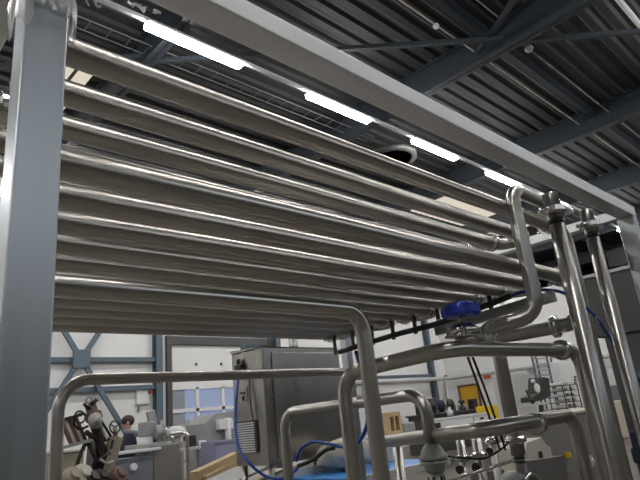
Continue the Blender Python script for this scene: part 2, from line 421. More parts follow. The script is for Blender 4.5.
# crumpled film round the post top and scraps on the beam
def film_sleeve(x0, x1, y0, y1, z0, z1, seed):
    rnd = random.Random(seed); b = MB(); n = 44; rows = 12; R = []
    per = [(x0, y0), (x1, y0), (x1, y1), (x0, y1)]
    for j in range(rows + 1):
        z = z0 + (z1 - z0) * j / rows; ring = []
        for k in range(n):
            t = k / n * 4; s = int(t); f = t - s; a = per[s]; c = per[(s + 1) % 4]
            x = a[0] + (c[0] - a[0]) * f; y = a[1] + (c[1] - a[1]) * f
            cx, cy = (x0 + x1) / 2, (y0 + y1) / 2; o = rnd.uniform(.0, .009) + .002
            d = Vector((x - cx, y - cy)).normalized()
            zz = z + rnd.uniform(-.006, .006) + (rnd.uniform(-.02, .022) + (.03 if s == 0 and .2 < f < .95 else -.015) if j == 0 else 0)
            ring.append(b.bm.verts.new(W(x + d.x * o, y + d.y * o, zz)))
        R.append(ring)
    for a, c in zip(R, R[1:]):
        for k in range(n):
            f = b.bm.faces.new((a[k], a[(k + 1) % n], c[(k + 1) % n], c[k])); f.smooth = True
    return b


solo(film_sleeve(PX0 - .005, PX0 + PW + .004, FY0 - .003, FY0 + .063, .69, .99, 3), 'film_wrap', FILM, 'crumpled clear plastic film wrapped round the top of the left post', 'film')
def scrap(px, py, y, n, s, lab, seed):
    rnd = random.Random(seed); b = MB(); p = P(px, py, y=y); g = []
    for i in range(n + 1):
        g.append([b.bm.verts.new(p + Vector((i * s + rnd.uniform(-s, s) * .3, rnd.uniform(-.006, .006), -j * s * .7 * (1 + .8 * math.sin(i * 2.1)) + rnd.uniform(-s, s) * .35))) for j in range(3)])
    for a, c in zip(g, g[1:]):
        for j in range(2):
            f = b.bm.faces.new((a[j], c[j], c[j + 1], a[j + 1])); f.smooth = True
    solo(b, 'film_scrap', FILMW, lab, 'film', 'film scraps')


scrap(128, -1, .952, 5, .009, 'white film scrap hanging under the beam, the wider one beside the first lamp', 5)
scrap(153, 9, .953, 3, .006, 'white film scrap hanging under the beam just above the first lamp', 6)
solo(MB().tube([P(84, -4, y=.95), P(87, 2, y=.95), P(89, 6, y=.953)], .002, .01, 6), 'film_shred', FILMW, 'short straight film shred beside the top of the left post', 'film', 'film scraps')
solo(MB().tube([P(95, -3, y=.95), P(95.5, 4, y=.95), P(98, 7, y=.953), P(101, 6, y=.95)], .003, .006, 6), 'film_shred', FILMW, 'curled hooked film shred hanging between post and first lamp', 'film', 'film scraps')

# ------------------------------------------------------------------ pipes
R0 = .0358


def clamp(parent, p, ax, r, name='clamp', bolt=True, wdt=.022):
    p = Vector(p); ax = Vector(ax).normalized()
    pr = [(-wdt * .9, r + .001), (-wdt * .85, r + .007), (-wdt * .5, r + .015), (-wdt * .5, r + .02), (wdt * .5, r + .02), (wdt * .5, r + .015), (wdt * .85, r + .007), (wdt * .9, r + .001)]
    c = MB().lathe(p, ax, pr, 26, smooth=False).build(name, CLAMP, parent)
    if bolt:
        side = ax.cross(Vector((0, 0, 1)))
        side = side.normalized() if side.length > .1 else Vector((1, -.3, 0)).normalized()
        q = p - side * (r + .026) + Vector((0, 0, .0))
        t = ax.cross(side).normalized()
        MB().tube([q - t * .026, q + t * .034], .005, seg=8).lathe(q + t * .022, t, [(0, .009), (.004, .011), (.010, .011), (.014, .006)], 6, False).build('clamp_bolt', CLAMP, c)
    return c


def floor_flange(parent, x, y, r):
    MB().lathe((x, y, 0), (0, 0, 1), [(0, r * 2), (.012, r * 2), (.012, r + .004), (.03, r + .002)], 24).build('floor_flange', STEELV, parent)


YU = [1.165 + .1757 * k for k in range(11)]
ZU, ZL = .885, .590
XE = 2.94
XL = .335
ords = ['first', 'second', 'third', 'fourth', 'fifth', 'sixth', 'seventh', 'eighth', 'ninth', 'tenth', 'last']
NU = 11


def straight(k, layer):
    y = YU[k]; z = ZU if layer == 'upper' else ZL - .004 * max(0, k - 2) * .3
    if layer == 'upper':
        lab = ['topmost stainless pipe of the rack, just under the lamp row', 'second stainless pipe from the top, with roof light above it', 'third stainless pipe from the top of the rack',
               'upper-layer stainless pipe showing as a thin line above the fourth pipe'][k] if k < 4 else 'upper-layer stainless pipe, %s from the front, hidden above the lower layer' % ords[k]
    else:
        lab = ['fourth stainless pipe from the top, first of the lower layer, ending behind the upright pipe', 'second pipe of the lower layer, its end meeting the riser', 'third pipe of the lower layer, clamped just left of the riser',
               'fourth pipe of the lower layer, ending above the right edge of the blue handwheel'][k] if k < 4 else '%s stainless pipe of the lower layer counted from the front' % ords[k]
    t = thing('rack_pipe', lab, 'pipe', W(XL, y, z), 'stainless rack pipes, %s layer' % layer)
    xe = XE
    if layer == 'upper' and k == 0:
        MB().tube([W(XL, y, z), W(3.15, y, z), W(3.15, y, -1.4)], R0, .1, 28).build('tube', STEEL, t)
        floor_flange(t, 3.15, y, R0)
    elif layer == 'lower' and k == 0:
        MB().tube([W(XL, y, z), W(XE, y, z)], R0, .08, 28).build('tube', STEEL, t)
    else:
        MB().tube([W(XL, y, z), W(XE, y, z)], R0, 0, 28).build('tube', STEEL, t)
    clamp(t, W(XE, y, z), (1, 0, 0), R0 - .002, 'end_clamp'); clamp(t, W(XL + .01, y, z), (1, 0, 0), R0 - .002, 'end_clamp', False)
    return t


for k in range(NU): straight(k, 'upper')
for k in range(11): straight(k, 'lower')


def ubend(y0, y1, z, x, sgn, lab):
    t = thing('return_bend', lab, 'pipe bend', W(x, (y0 + y1) / 2, z), 'return bends of the pipe rack')
    MB().tube([W(x, y0, z), W(x + sgn * .115, y0, z), W(x + sgn * .115, y1, z), W(x, y1, z)], R0, .088, 24, bseg=10).build('bend', STEEL, t)


bl = {(1, 'u'): 'white-lit return bend joining second and third upper pipes behind the riser', (3, 'u'): 'return bend of the fourth and fifth upper pipes', (1, 'l'): 'return bend of second and third lower pipes behind the riser foot',
      (3, 'l'): 'rounded return bend right above the blue handwheel', (5, 'l'): 'return bend above the left edge of the blue handwheel', (7, 'l'): 'return bend halfway between bent grey pipe and blue handwheel', (9, 'l'): 'farthest return bend, just right of the large bent pipe'}
for k in (1, 3, 5, 7, 9):
    for lay, z in (('u', ZU), ('l', ZL - .004 * max(0, k - 2) * .3)):
        ubend(YU[k], YU[k + 1], z, XE + .012, 1, bl.get((k, lay), 'return bend of the %s and %s upper pipes, right end' % (ords[k], ords[k + 1])))
# sloping bar, hangers and the blue hose below the pipe ends
A = P(436, 331, x=2.78); Bp = P(540, 300, x=2.78)
t = thing('support_rail', 'grey steel rail hanging under the pipe ends behind the blue handwheel', 'rail', A)
MB().bar(A, Bp + (Bp - A) * .12, .03, .055).build('rail', STEELV, t)
Ah = P(404, 333, x=2.78); Bh = P(540, 297, x=2.78)
for k in range(2, 10):
    y = YU[k]; f = (y - Ah.y) / (Bh.y - Ah.y); zb = Ah.z + (Bh.z - Ah.z) * f - .02
    MB().bar((2.80, y, zb), W(2.80, y, ZL - R0 - .004 * max(0, k - 2) * .3), .022, .012, (1, 0, 0)).build('hanger', DARKM, t)
hp = [P(340, 352, x=2.70), P(362, 345, x=2.70), P(400, 333.5, x=2.70), P(440, 323, x=2.70), P(480, 308, x=2.70), P(510, 296, x=2.70), P(528, 291, x=2.73), P(548, 290, x=2.9), P(566, 294, x=3.0), P(590, 311, x=3.05), P(605, 330, x=3.05), P(616, 348, x=3.05), P(622, 372, x=3.05), P(617, 372, x=3.4)]
t = thing('air_hose', 'thick blue and black hose bundle running under the pipe ends to the right posts', 'hose', hp[0])
def smooth(pts, n=6):
    out = []; q = [pts[0]] + list(pts) + [pts[-1]]
    for i in range(1, len(q) - 2):
        for j in range(n):
            s = j / n; a, b_, c, d = q[i - 1], q[i], q[i + 1], q[i + 2]
            out.append(.5 * ((2 * b_) + (c - a) * s + (2 * a - 5 * b_ + 4 * c - d) * s * s + (3 * b_ - a - 3 * c + d) * s ** 3))
    out.append(q[-2]); return out


MB().tube(smooth(hp[:-1]), .009, seg=10).build('blue_hose', BLUEC, t, label='blue outer hose')
off = Vector((-.014, -.006, -.002))
MB().tube(smooth([p + off for p in hp[:6]]), .017, seg=10).build('black_hose', BLACK, t, label='black inner hose')
for p in (P(440, 323, x=2.70), P(500, 301, x=2.70), P(598, 320, x=3.05)): MB().torus(p, (0, 1, -.2), .021, .003, 16, 6).build('cable_tie', WPLAS, t)


def pipe(name, lab, pts, r, bend, m=None, clamps=(), group=None, floor=None, loc=None):
    t = thing(name, lab, 'pipe', loc or pts[0], group)
    MB().tube(pts, r, bend, 28, bseg=12).build('tube', m or STEELV, t)
    for p, ax in clamps: clamp(t, p, ax, r)
    if floor: floor_flange(t, floor[0], floor[1], r)
    return t


def zq(px, py, y): return P(px, py, y=y).z - ZC


UY = .97
# two uprights hung from the front beam
for x, r, lab, lb in ((2.555, .036, 'tall upright pipe with black tag, left of the two under the beam', 0), (2.985, .032, 'tall upright pipe at far right, next to the right frame post', 1)):
    t = thing('upright_pipe', lab, 'pipe', (x, UY, 0), 'upright pipes')
    MB().tube([W(x, UY, -1.4), W(x, UY, ZB)], r, 0, 28).build('tube', STEELV, t)
    clamp(t, W(x, UY, ZB - .085), (0, 0, 1), r)
    MB().box(W(x + r + .01, UY - .03, ZB - .10), W(x + r + .085, UY - .005, ZB - .078), .004, Matrix.Rotation(-.25, 3, 'Y')).build('clamp_lever', CLAMP, t)
    MB().lathe(W(x, UY, ZB - .155), (0, 0, 1), [(0, r + .001), (0, r + .0018), (.028, r + .0018), (.028, r + .001)], 28).build('black_tag', LABELB, t)
    b = MB()
    for k in range(4): b.box(W(x - .002 + k * .006 - .012, UY - r - .0035, ZB - .148), W(x - .002 + k * .006 - .008, UY - r - .001, ZB - .136))
    b.build('tag_lettering', LABELW, t)
    floor_flange(t, x, UY, r)
# riser
R1 = [W(3.06, 1.088, .952), W(2.405, 1.088, .952), W(2.415, 1.088, .345), W(2.325, 1.32, .315), W(2.325, 1.32, .262)]
t = pipe('riser_pipe', 'bent riser pipe with rounded top elbow just right of the rack', R1, .034, .09, clamps=[(W(2.325, 1.32, .272), (0, 0, 1)), (W(2.84, 1.088, .952), (1, 0, 0))])
# pipe C: valve line
yC, xC, zC = 1.30, 2.0, .223
C = [W(xC, 1.93, -1.4), W(xC, 1.93, .195), W(xC, yC, zC), W(3.23, 1.28, zC), W(3.23, 1.27, -1.4)]
t = pipe('valve_line_pipe', 'main stainless pipe carrying the blue handwheel valve, bent down at both ends', C, .034, .115, STEEL, clamps=[(W(3.03, 1.283, zC), (1, 0, 0))])
floor_flange(t, xC, 1.93, .034); floor_flange(t, 3.23, 1.27, .034)
MB().tube([W(2.325, 1.31, zC), W(2.325, 1.32, .27)], .031, seg=24).build('branch', STEELV, t)
# handwheel valve standing on it
vx, vy = 2.13, 1.30
t = thing('diaphragm_valve', 'diaphragm valve with scalloped blue handwheel on the main pipe', 'valve', W(vx, vy, zC))
MB().box(W(vx - .085, vy - .05, zC + .046), W(vx + .085, vy + .05, zC + .060), .006).build('flange_plate', CLAMP, t)
MB().lathe(W(vx, vy, zC + .020), (0, 0, 1), [(0, .030), (.012, .045), (.026, .045)], 24).build('valve_body', STEEL, t)
MB().lathe(W(vx, vy, zC + .060), (0, 0, 1), [(0, .056), (.028, .056), (.034, .046), (.046, .032)], 40, True, 8, .10).build('bonnet', CLAMP, t)
MB().lathe(W(vx, vy, zC + .104), (0, 0, 1), [(0, .019), (.05, .019)], 20).build('stem', STEELV, t)
MB().lathe(W(vx, vy, zC + .136), (0, 0, 1), [(0, .03), (.002, .070), (.012, .083), (.036, .082), (.052, .072), (.066, .04), (.068, .005)], 72, False, 9, .05).build('handwheel', BLUEP, t, label='blue scalloped handwheel')
for sx in (-1, 1):
    for sy in (-1, 1):
        MB().lathe(W(vx + sx * .07, vy + sy * .035, zC + .060), (0, 0, 1), [(0, .010), (.012, .010), (.012, .006), (.028, .006), (.030, .003)], 6, False).build('bolt', CLAMP, t)
# pipe B with V3
zB = .352
Bq = [W(XE + .012, 1.165, ZL), W(3.06, 1.165, ZL), W(3.06, 1.165, zB), W(3.06, 1.665, zB), W(3.06, 1.665, -.30)]
t = pipe('drop_pipe', 'thick drop pipe behind the valve line, bending down to the round pump', Bq, .040, .08, clamps=[(W(3.06, 1.30, zB), (0, 1, 0)), (W(3.06, 1.665, -.22), (0, 0, 1))])
t = thing('pump', 'round steel pump casing with black ringed neck at lower right of centre', 'pump', W(3.06, 1.665, -1.4))
MB().lathe(W(3.06, 1.665, -.40), (0, 0, 1), [(0, .04), (.02, .028), (.11, .028)], 24).build('neck', GREY, t)
for z in (-.335, -.315): MB().torus(W(3.06, 1.665, z), (0, 0, 1), .029, .005, 24, 8).build('black_ring', BLACK, t)
MB().lathe(W(3.06, 1.78, -.54), (0, -1, 0), [(0, .05), (0, .14), (.03, .16), (.12, .16), (.15, .14), (.15, .06), (.17, .05)], 36).build('casing', GREY, t)
MB().torus(W(3.06, 1.62, -.54), (0, 1, 0), .135, .012, 36, 8).build('casing_ring', CLAMP, t)
MB().box(W(2.93, 1.62, -1.4), W(3.19, 1.85, -.66), .01).build('pedestal', DGREY, t)
# front pipe that runs under the rack and drops (fg)
yF = 1.05
zF = zq(240, 300.5, 1.05)
xF = P(372, 400, y=yF).x
t = pipe('bent_front_pipe', 'long bright pipe under the rack that elbows straight down at centre', [W(.30, yF, zF), W(xF, yF, zF), W(xF, yF, -1.4)], .0225, .068, STEEL, floor=(xF, yF))
# handrail pipe
yH = 2.25; zH = zq(220, 376, yH); xH = P(57, 440, y=yH).x
t = pipe('low_cross_pipe', 'thin horizontal pipe at left with rounded corner, dropping beside the left post', [W(xH, yH, -1.4), W(xH, yH, zH), W(2.335, yH, zH + .005)], .0225, .115, STEEL, floor=(xH, yH))
# pipe E with green valve
xE = 2.7; zE0 = zq(415, 394, 1.98); zE1 = P(300, 411, x=xE).z - ZC
yE1 = P(286, 440, x=xE).y
E_ = [W(xE, 1.98, -.185), W(xE, 1.98, zE0), W(xE, yE1, zE1), W(xE, yE1, -1.4)]
t = pipe('arched_pipe', 'arched pipe behind centre, running from beside the cabinet down to the green valve', E_, .036, .12, STEELV, floor=(xE, yE1))
t = thing('actuator_valve', 'pale green domed valve actuator under the arched pipe', 'valve', W(xE, 1.98, -.50))
MB().lathe(W(xE, 1.98, -.335), (0, 0, 1), [(0, .055), (.035, .058), (.04, .076), (.054, .078), (.054, .072)], 36).build('lower_shell', GREEN, t)
MB().lathe(W(xE, 1.98, -.281), (0, 0, 1), [(0, .071), (.007, .071)], 36).build('gasket', BLACK, t)
MB().lathe(W(xE, 1.98, -.274), (0, 0, 1), [(0, .079), (.018, .079), (.026, .068), (.05, .060), (.072, .044), (.084, .024), (.088, .01)], 36).build('actuator_dome', GREEN, t)
MB().lathe(W(xE, 1.98, -.50), (0, 0, 1), [(0, .040), (.165, .040)], 24).build('yoke', GREEN, t)
b = MB()
for k in range(6):
    a = k * PI / 3 + .3; b.box(W(xE + .040 * math.cos(a) - .006, 1.98 + .040 * math.sin(a) - .006, -.44), W(xE + .040 * math.cos(a) + .006, 1.98 + .040 * math.sin(a) + .006, -.36))
b.build('yoke_slot', BLACK, t)
MB().tube([W(xE, 1.98, -1.4), W(xE, 1.98, -.50)], .036, seg=24).build('lower_pipe', STEELV, t)
for k in range(8):
    a = k * PI / 4; MB().lathe(W(xE + .068 * math.cos(a), 1.98 + .068 * math.sin(a), -.30), (0, 0, 1), [(0, .006), (.05, .006)], 6, False).build('bolt', CLAMP, t)
# pipe F
Fa, Fb = P(386, 442, x=3.25), P(490, 428.5, y=1.40)
F = [Fa + (Fa - Fb).normalized() * .02, Fb, Vector((3.26, 1.40, Fb.z)), Vector((3.26, 1.40, 0))]
t = pipe('low_feed_pipe', 'low stainless pipe with clamp, crossing right and elbowing down at bottom right', F, .0365, .10, STEEL, clamps=[(P(536, 424, y=1.40), (1, 0, 0))])
floor_flange(t, 3.26, 1.40, .0365)
G = Fa.lerp(Fb, (406 - 386) / (490 - 386) * .78)
pipe('low_stub_pipe', 'short vertical pipe under the left end of the low feed pipe', [Vector((G.x, G.y, 0)), G - Vector((0, 0, .038))], .034, 0, STEELV, floor=(G.x, G.y))
# wires, small valves between F and the pump
for k, (px, py, x) in enumerate(((463, 458, 3.3), (479, 455, 3.2), (492, 441, 3.7))):
    p = P(px, py, x=x)
    t = thing('sample_valve', ['small stainless valve right of the green actuator', 'small stainless valve with ring clamp left of the thick drop pipe', 'small dark valve tucked under the low feed pipe'][k], 'valve', (p.x, p.y, 0), 'small valves under the low pipe')
    MB().tube([(p.x, p.y, 0), (p.x, p.y, p.z + .12)], .028, seg=16).build('body', STEELV, t)
    clamp(t, (p.x, p.y, p.z), (0, 0, 1), .03)
    MB().lathe((p.x - .03, p.y, p.z - .06), (-1, -.3, 0), [(0, .016), (.04, .016), (.045, .026), (.06, .026)], 12, False).build('outlet', DARKM, t)
t = thing('valve_cable', 'black cable curving from the green actuator to the small valves', 'cable', P(448, 455, x=2.8))
MB().tube(smooth([P(446, 456, x=2.74), P(466, 458, x=2.85), P(485, 458, x=2.9), P(500, 450, x=2.95), P(508, 443, x=3.0)]), .006, seg=8).build('cable', BLACK, t)
solo(MB().tube([P(425, 488, x=2.9), P(512, 461, x=2.62)], .008, seg=10), 'tie_rod', CLAMP, 'thin bright rod slanting across the bottom under the green actuator', 'rod')
for k in range(2):
    solo(MB().tube([P(468 + k * 5, 358, x=2.3), P(478 + k * 5.5, 385, x=2.6), P(489 + k * 5.5, 416, x=2.75), P(500 + k * 5.5, 450, x=2.8)], .006, .05, 8), 'sensor_cable', BLACK, ['left of two black cables slanting down beside the thick drop pipe', 'right of two black cables slanting down beside the thick drop pipe'][k], 'cable', 'sensor cables')

# ------------------------------------------------------------------ control cabinet
cx0, cx1, cy0, cy1 = 3.30, 4.33, 4.2, 4.71
cz0, cz1 = -.355, .70
t = thing('control_cabinet', 'large stained steel control cabinet on short legs behind the thin cross pipe', 'cabinet', W(3.8, 4.5, -1.4))
MB().box(W(cx0, cy0, cz0), W(cx1, cy1, cz1), .012).build('housing', CAB, t)
MB().prism([W(cx0 - .01, cy0 - .01, cz1), W(cx0 - .01, cy1, cz1 + .03), W(cx0 - .01, cy1, cz1)], (cx1 - cx0 + .02, 0, 0)).build('sloped_cap', CAB, t)
MB().box(W(cx0 + .10, cy0 - .014, cz0 + .05), W(cx1 - .04, cy0, cz1 - .05), .006).build('front_door', CAB, t)
b = MB(); b.box(W(cx0 - .022, cy0 + .14, -.24), W(cx0, cy0 + .44, .05), .005); b.build('vent_frame', DGREY, t)
v = MB()
for k in range(13): v.box(W(cx0 - .034, cy0 + .165, -.232 + k * .021), W(cx0 - .02, cy0 + .425, -.220 + k * .021))
v.build('louvre', WPLAS, t)
MB().box(W(cx0 - .05, cy0 + .30, .45), W(cx0, cy0 + .40, .58), .01).build('black_plug', BLACK, t)
MB().tube([W(cx0 - .03, cy0 + .35, .58), W(cx0 - .03, cy0 + .35, .63)], .02, seg=10).build('cable_gland', BLACK, t)
MB().box(W(cx0 - .015, cy0 + .27, .22), W(cx0, cy0 + .36, .36), .004).build('switch_plate', BEIGE, t)
b = MB(); b.box(W(cx0 - .03, cy0 + .28, .30), W(cx0 - .015, cy0 + .35, .315)); b.box(W(cx0 - .03, cy0 + .305, .235), W(cx0 - .015, cy0 + .325, .275)); b.build('switch', BLACK, t)
MB().tube(smooth([W(cx0 - .02, cy0 + .20, .48), W(cx0 - .03, cy0 + .19, .2), W(cx0 - .025, cy0 + .17, .04)]), .006, seg=8).build('wire', DARKM, t)
for x in (cx0 + .06, cx1 - .06):
    for y in (cy0 + .05, cy1 - .05): MB().tube([W(x, y, -1.4), W(x, y, cz0)], .03, seg=12).build('leg', STEELV, t)
MB().box(W(3.42, 4.60, cz1 + .0), W(3.60, 4.72, cz1 + .10), .01).build('junction_box', BLUEST, t)
MB().tube([W(4.05, 4.6, cz1), W(4.05, 4.6, cz1 + .16)], .05, seg=16).build('mast_pipe', STEELV, t)
solo(MB().tube(smooth([P(239, 376, y=4.52), P(236.5, 395, y=4.5), P(235.5, 425, y=4.45), P(240, 450, y=4.35), P(252, 466, y=4.2), P(268, 477, y=4.1), P(285, 478, y=4.0), P(298, 468, y=4.0)]), .013, seg=8),
     'power_cable', BLUEC, 'long blue cable hanging down the left face of the control cabinet', 'cable')
t = thing('looped_cable', 'blue cable looping across below the cabinet between the upright pipe legs', 'cable', P(300, 462, x=2.95))
MB().tube(smooth([P(296, 461, x=2.95), P(301, 449, x=2.95), P(312, 442, x=2.95), P(325, 443, x=2.95), P(345, 447, x=2.95), P(358, 442, x=2.9), P(366, 428, x=2.9), P(368, 410, x=2.9), P(366, 388, x=2.9), P(360, 366, x=2.9), P(356, 352, x=2.72)]), .013, seg=8).build('blue_cable', BLUEC, t)
for p in (P(299, 453, x=2.95), P(327, 444, x=2.95), P(363, 436, x=2.9)): MB().torus(p, (1, .2, .3), .017, .003, 14, 6).build('cable_tie', WPLAS, t)
solo(MB().tube(smooth([P(298, 466, x=3.0), P(312, 460, x=3.0), P(326, 450, x=3.0), P(334, 448, x=3.0)]), .016, seg=8), 'rubber_hose', BLACK, 'black hose rising beside the arched pipe below the cabinet', 'hose')

# ------------------------------------------------------------------ blue belt table with bags, below centre
t = thing('belt_conveyor', 'low conveyor with bright blue belt behind the upright pipe legs', 'conveyor', W(4.4, 4.2, -1.4))
a = P(318, 480, y=4.1); c = P(405, 462, y=4.1); zb = -.47
MB().box(W(3.4, 3.3, zb - .03), W(4.7, 4.08, zb), .005).build('belt', SKYB, t)
b = MB(); b.box(W(3.4, 3.26, zb - .05), W(4.7, 3.3, zb + .004)); b.build('side_rail', LGREY, t); MB().box(W(3.4, 4.08, zb - .05), W(4.7, 4.13, zb + .06)).build('side_rail', LGREY, t)
for x in (3.6, 4.6):
    for y in (3.32, 4.08): MB().bar(W(x, y, -1.4), W(x, y, zb - .04), .05, .05).build('leg', GREY, t)
rnd = random.Random(4)
b = MB().blob(W(3.93, 3.85, zb + .15), (.30, .20, .14), 3, .16); solo(b, 'paper_bundle', BEIGE, 'crumpled pale paper bundle lying on the blue conveyor belt', 'paper')
solo(MB().box(W(4.38, 3.82, zb), W(4.62, 4.04, zb + .16), .01), 'grey_bin', LGREY, 'grey bin on the blue belt between the two upright pipe legs', 'bin')

# ------------------------------------------------------------------ left background: old machine, lathe, person, benches
t = thing('old_machine', 'old brown oily machine with tilted slatted frame and black arm at left', 'machine', W(2.4, 6.0, -1.4))
Y6 = 6.0
OILY = mat('oily_black', (.028, .025, .022), .4, .3, ((20, 20, 20), .3, .15))
def q6(px, py, dy=0): return P(px, py, y=Y6 + dy)
MB().tube([q6(91, 410), q6(97, 432), q6(103, 458), q6(107, 500)], .05, .1, 12).build('column', OILY, t)
MB().lathe(q6(90, 404, .02), (.25, -.2, -1), [(0, .03), (.02, .055), (.09, .06), (.10, .085), (.17, .085), (.19, .05), (.26, .05)], 12, False).build('motor_head', BROWN, t)
MB().lathe(q6(94, 421, -.10), (.35, -1, .1), [(0, .078), (.03, .082), (.03, .06), (.045, .06), (.045, .02), (.07, .02)], 20).build('pulley', GREY, t)
MB().torus(q6(89, 400), (0, 1, .2), .03, .009, 16, 6).build('lifting_eye', GREY, t)
for k, (a, c, d, e, r_) in enumerate(((97, 399, 91, 405, .022), (84, 404, 90, 409, .018), (100, 426, 95, 434, .03), (86, 432, 97, 440, .025), (110, 452, 98, 462, .03))):
    MB().tube([q6(a, c, -.05), q6(d, e, -.02)], r_, seg=10).build('bracket', OILY if k % 2 else DARKM, t)
for k in range(5): MB().bar(q6(61 + k * 3.6, 420.5 - k * .9, .02), q6(72 + k * 3.6, 446 - k * .9, .02), .028, .03).build('slat', BROWN if k % 2 == 0 else BEIGE, t)
MB().bar(q6(58, 421, -.03), q6(82, 414.5, -.03), .022, .03).build('slat_rail', DARKM, t); MB().bar(q6(58, 449, -.03), q6(93, 439.5, -.03), .028, .03).build('slat_rail', GREY, t)
for a, c, d, e in ((98, 416, 112, 438), (94, 421, 105, 441), (103, 441.5, 113, 438), (100, 424, 107, 440)): MB().bar(q6(a, c), q6(d, e), .022, .02).build('guide_rail', BEIGE if a == 100 else OILY, t)
MB().prism([q6(96, 436), q6(104, 440), q6(111, 462), q6(112, 480), q6(92, 480), q6(94, 460)], (0, .2, 0)).build('gear_housing', OILY, t)
MB().tube([q6(86, 442), q6(78, 460), q6(76, 478)], .02, .04, 8).build('linkage', OILY, t)
MB().tube([q6(88, 443), q6(96, 458), q6(92, 476)], .024, .04, 8).build('linkage', OILY, t)
MB().tube([q6(88, 426), q6(80, 430), q6(74, 425), q6(74, 417), q6(81, 413), q6(87, 415)], .012, .05, 8).build('bent_lever', OILY, t)
MB().torus(q6(80, 417, .03), (.2, -1, .2), .06, .01, 20, 6).build('hand_ring', OILY, t)
MB().bar(q6(115.5, 437), q6(104, 478), .11, .14, (0, 1, 0)).build('tailstock_arm', KHAKI, t)
MB().bar(q6(113, 440, -.085), q6(111, 449, -.085), .02, .01, (0, 1, 0)).build('arm_slot', BLACK, t)
MB().tube([q6(100, 459, -.12), q6(107, 464, -.14), q6(113, 461, -.12)], .012, .04, 8).build('clamp_strap', GREY, t)
w6 = q6(115, 427, -.05)
b = MB().torus(w6, (.2, -1, .1), .062, .009, 24, 8)
for a in range(3): b.bar(w6, w6 + Vector((math.cos(a * 2.1 + .5) * .06, 0, math.sin(a * 2.1 + .5) * .06)), .011, .011)
b.build('handwheel', DARKM, t)
MB().tube([w6, q6(115.5, 438)], .024, seg=10).build('handwheel_shaft', KHAKI, t)
for k, (px, py, s_) in enumerate(((70, 479, .10), (80, 477, .11), (90, 480, .09), (99, 478, .08), (117, 477, .09), (123, 481, .08))):
    MB().lathe(q6(px, py, -.1 + .03 * (k % 2)), (.3, -.7, .5), [(0, s_), (s_ * .6, s_ * .95), (s_ * .7, s_ * .6), (s_ * 1.0, s_ * .55)], 14, False).build('gear_cover', (KHAKI, BEIGE, OILY, DARKM, BROWN, OILY)[k], t)
MB().box((q6(62, 470).x - .1, Y6 - .15, 0), (q6(125, 478).x, Y6 + .35, ZC - .46), .02).build('base', KHAKI, t)
t = thing('parts_chest', 'khaki box behind the old machine beside the left corner pipe', 'chest', P(66, 478, y=6.8))
p = P(58, 454, y=6.8); p2 = P(84, 454, y=6.8)
MB().box((p.x, 6.8, 0), (p2.x, 7.2, p.z), .01).build('body', KHAKI, t); MB().box((p.x - .02, 6.78, p.z), (p2.x + .02, 7.22, p.z + .03), .008).build('lid', BEIGE, t)

YL = 8.0
def q8(px, py, dy=0): return P(px, py, y=YL + dy)
t = thing('lathe', 'grey workshop lathe with square cabinet and control panel in front of the person', 'lathe', (q8(150, 470).x, YL, 0))
a = q8(154, 446); c = q8(180, 446)
MB().box((a.x, YL, .1), (c.x, YL + .6, a.z), .015).build('base_cabinet', CABD, t)
MB().box((a.x + .05, YL + .05, 0), (c.x - .05, YL + .55, .1)).build('plinth', BLACK, t)
l0 = q8(112, 455); l1 = q8(154, 452)
MB().box((l0.x, YL + .02, l0.z - .42), (l1.x, YL + .5, l0.z - .07), .01).build('bed', HOOD, t)
MB().box((l0.x - .05, YL - .04, l0.z - .01), (l1.x + .1, YL + .04, l0.z + .035), .01).build('front_rail', WPLAS, t)
MB().lathe(q8(133, 467, -.02), (0, -1, 0), [(0, .05), (.04, .05), (.05, .04)], 20).build('dial', WPLAS, t)
MB().box((q8(140, 440).x, YL + .15, a.z - .06), (q8(178, 440).x, YL + .5, a.z + .04), .01).build('carriage', GREY, t)
h0 = q8(145, 437, .3); h1 = q8(156, 421, .3)
MB().box((h0.x, YL + .25, h0.z), (h1.x, YL + .55, h1.z), .02).build('headstock', GREY, t)
MB().lathe(q8(155, 432, .2), (1, -.2, 0), [(0, .10), (.08, .10), (.08, .05), (.16, .05)], 20).build('chuck', GREY, t)
MB().box((q8(158, 420).x, YL + .3, q8(158, 421).z), (q8(166, 420).x, YL + .36, q8(158, 409).z), .01, Matrix.Rotation(-.25, 3, 'Y')).build('control_panel', GREY, t)
MB().tube([q8(162, 420, .33), q8(163, 440, .33)], .03, seg=10).build('panel_arm', GREY, t)
for k, (px, py) in enumerate(((165, 436), (172, 438))): MB().tube([q8(px, py + 8, .25), q8(px, py - 10 + 4 * k, .25)], .035, seg=10).build('tool_post', CLAMP, t)
MB().blob(q8(176, 432, .3), (.16, .14, .10), 2, .1).build('swarf_guard', WPLAS, t)
MB().box((l0.x + .15, YL + .05, 0), (l0.x + .5, YL + .5, l0.z - .42)).build('foot', LGREY, t)
solo(MB().tube([P(138.5, 412, y=Y1 - .05), P(138.5, 390, y=Y1 - .05), P(146, 390, y=Y1 - .05)], .025, .05, 8), 'wall_conduit', GREY, 'thin dark conduit on the white wall above the person', 'conduit')
p = P(143, 396, y=Y1 - .1); solo(MB().box((p.x - .18, Y1 - .12, p.z - .22), (p.x + .18, Y1 - .003, p.z + .22), .01), 'call_point_box', WPLAS, 'white wall box with red dot beside the blue column', 'box')
p = P(151, 392, y=14.6); solo(MB().lathe(p, (0, 1, 0), [(0, .05), (.08, .06), (.12, .03)], 20), 'alarm_bell', RED, 'red round alarm bell on the blue column above the person', 'bell')

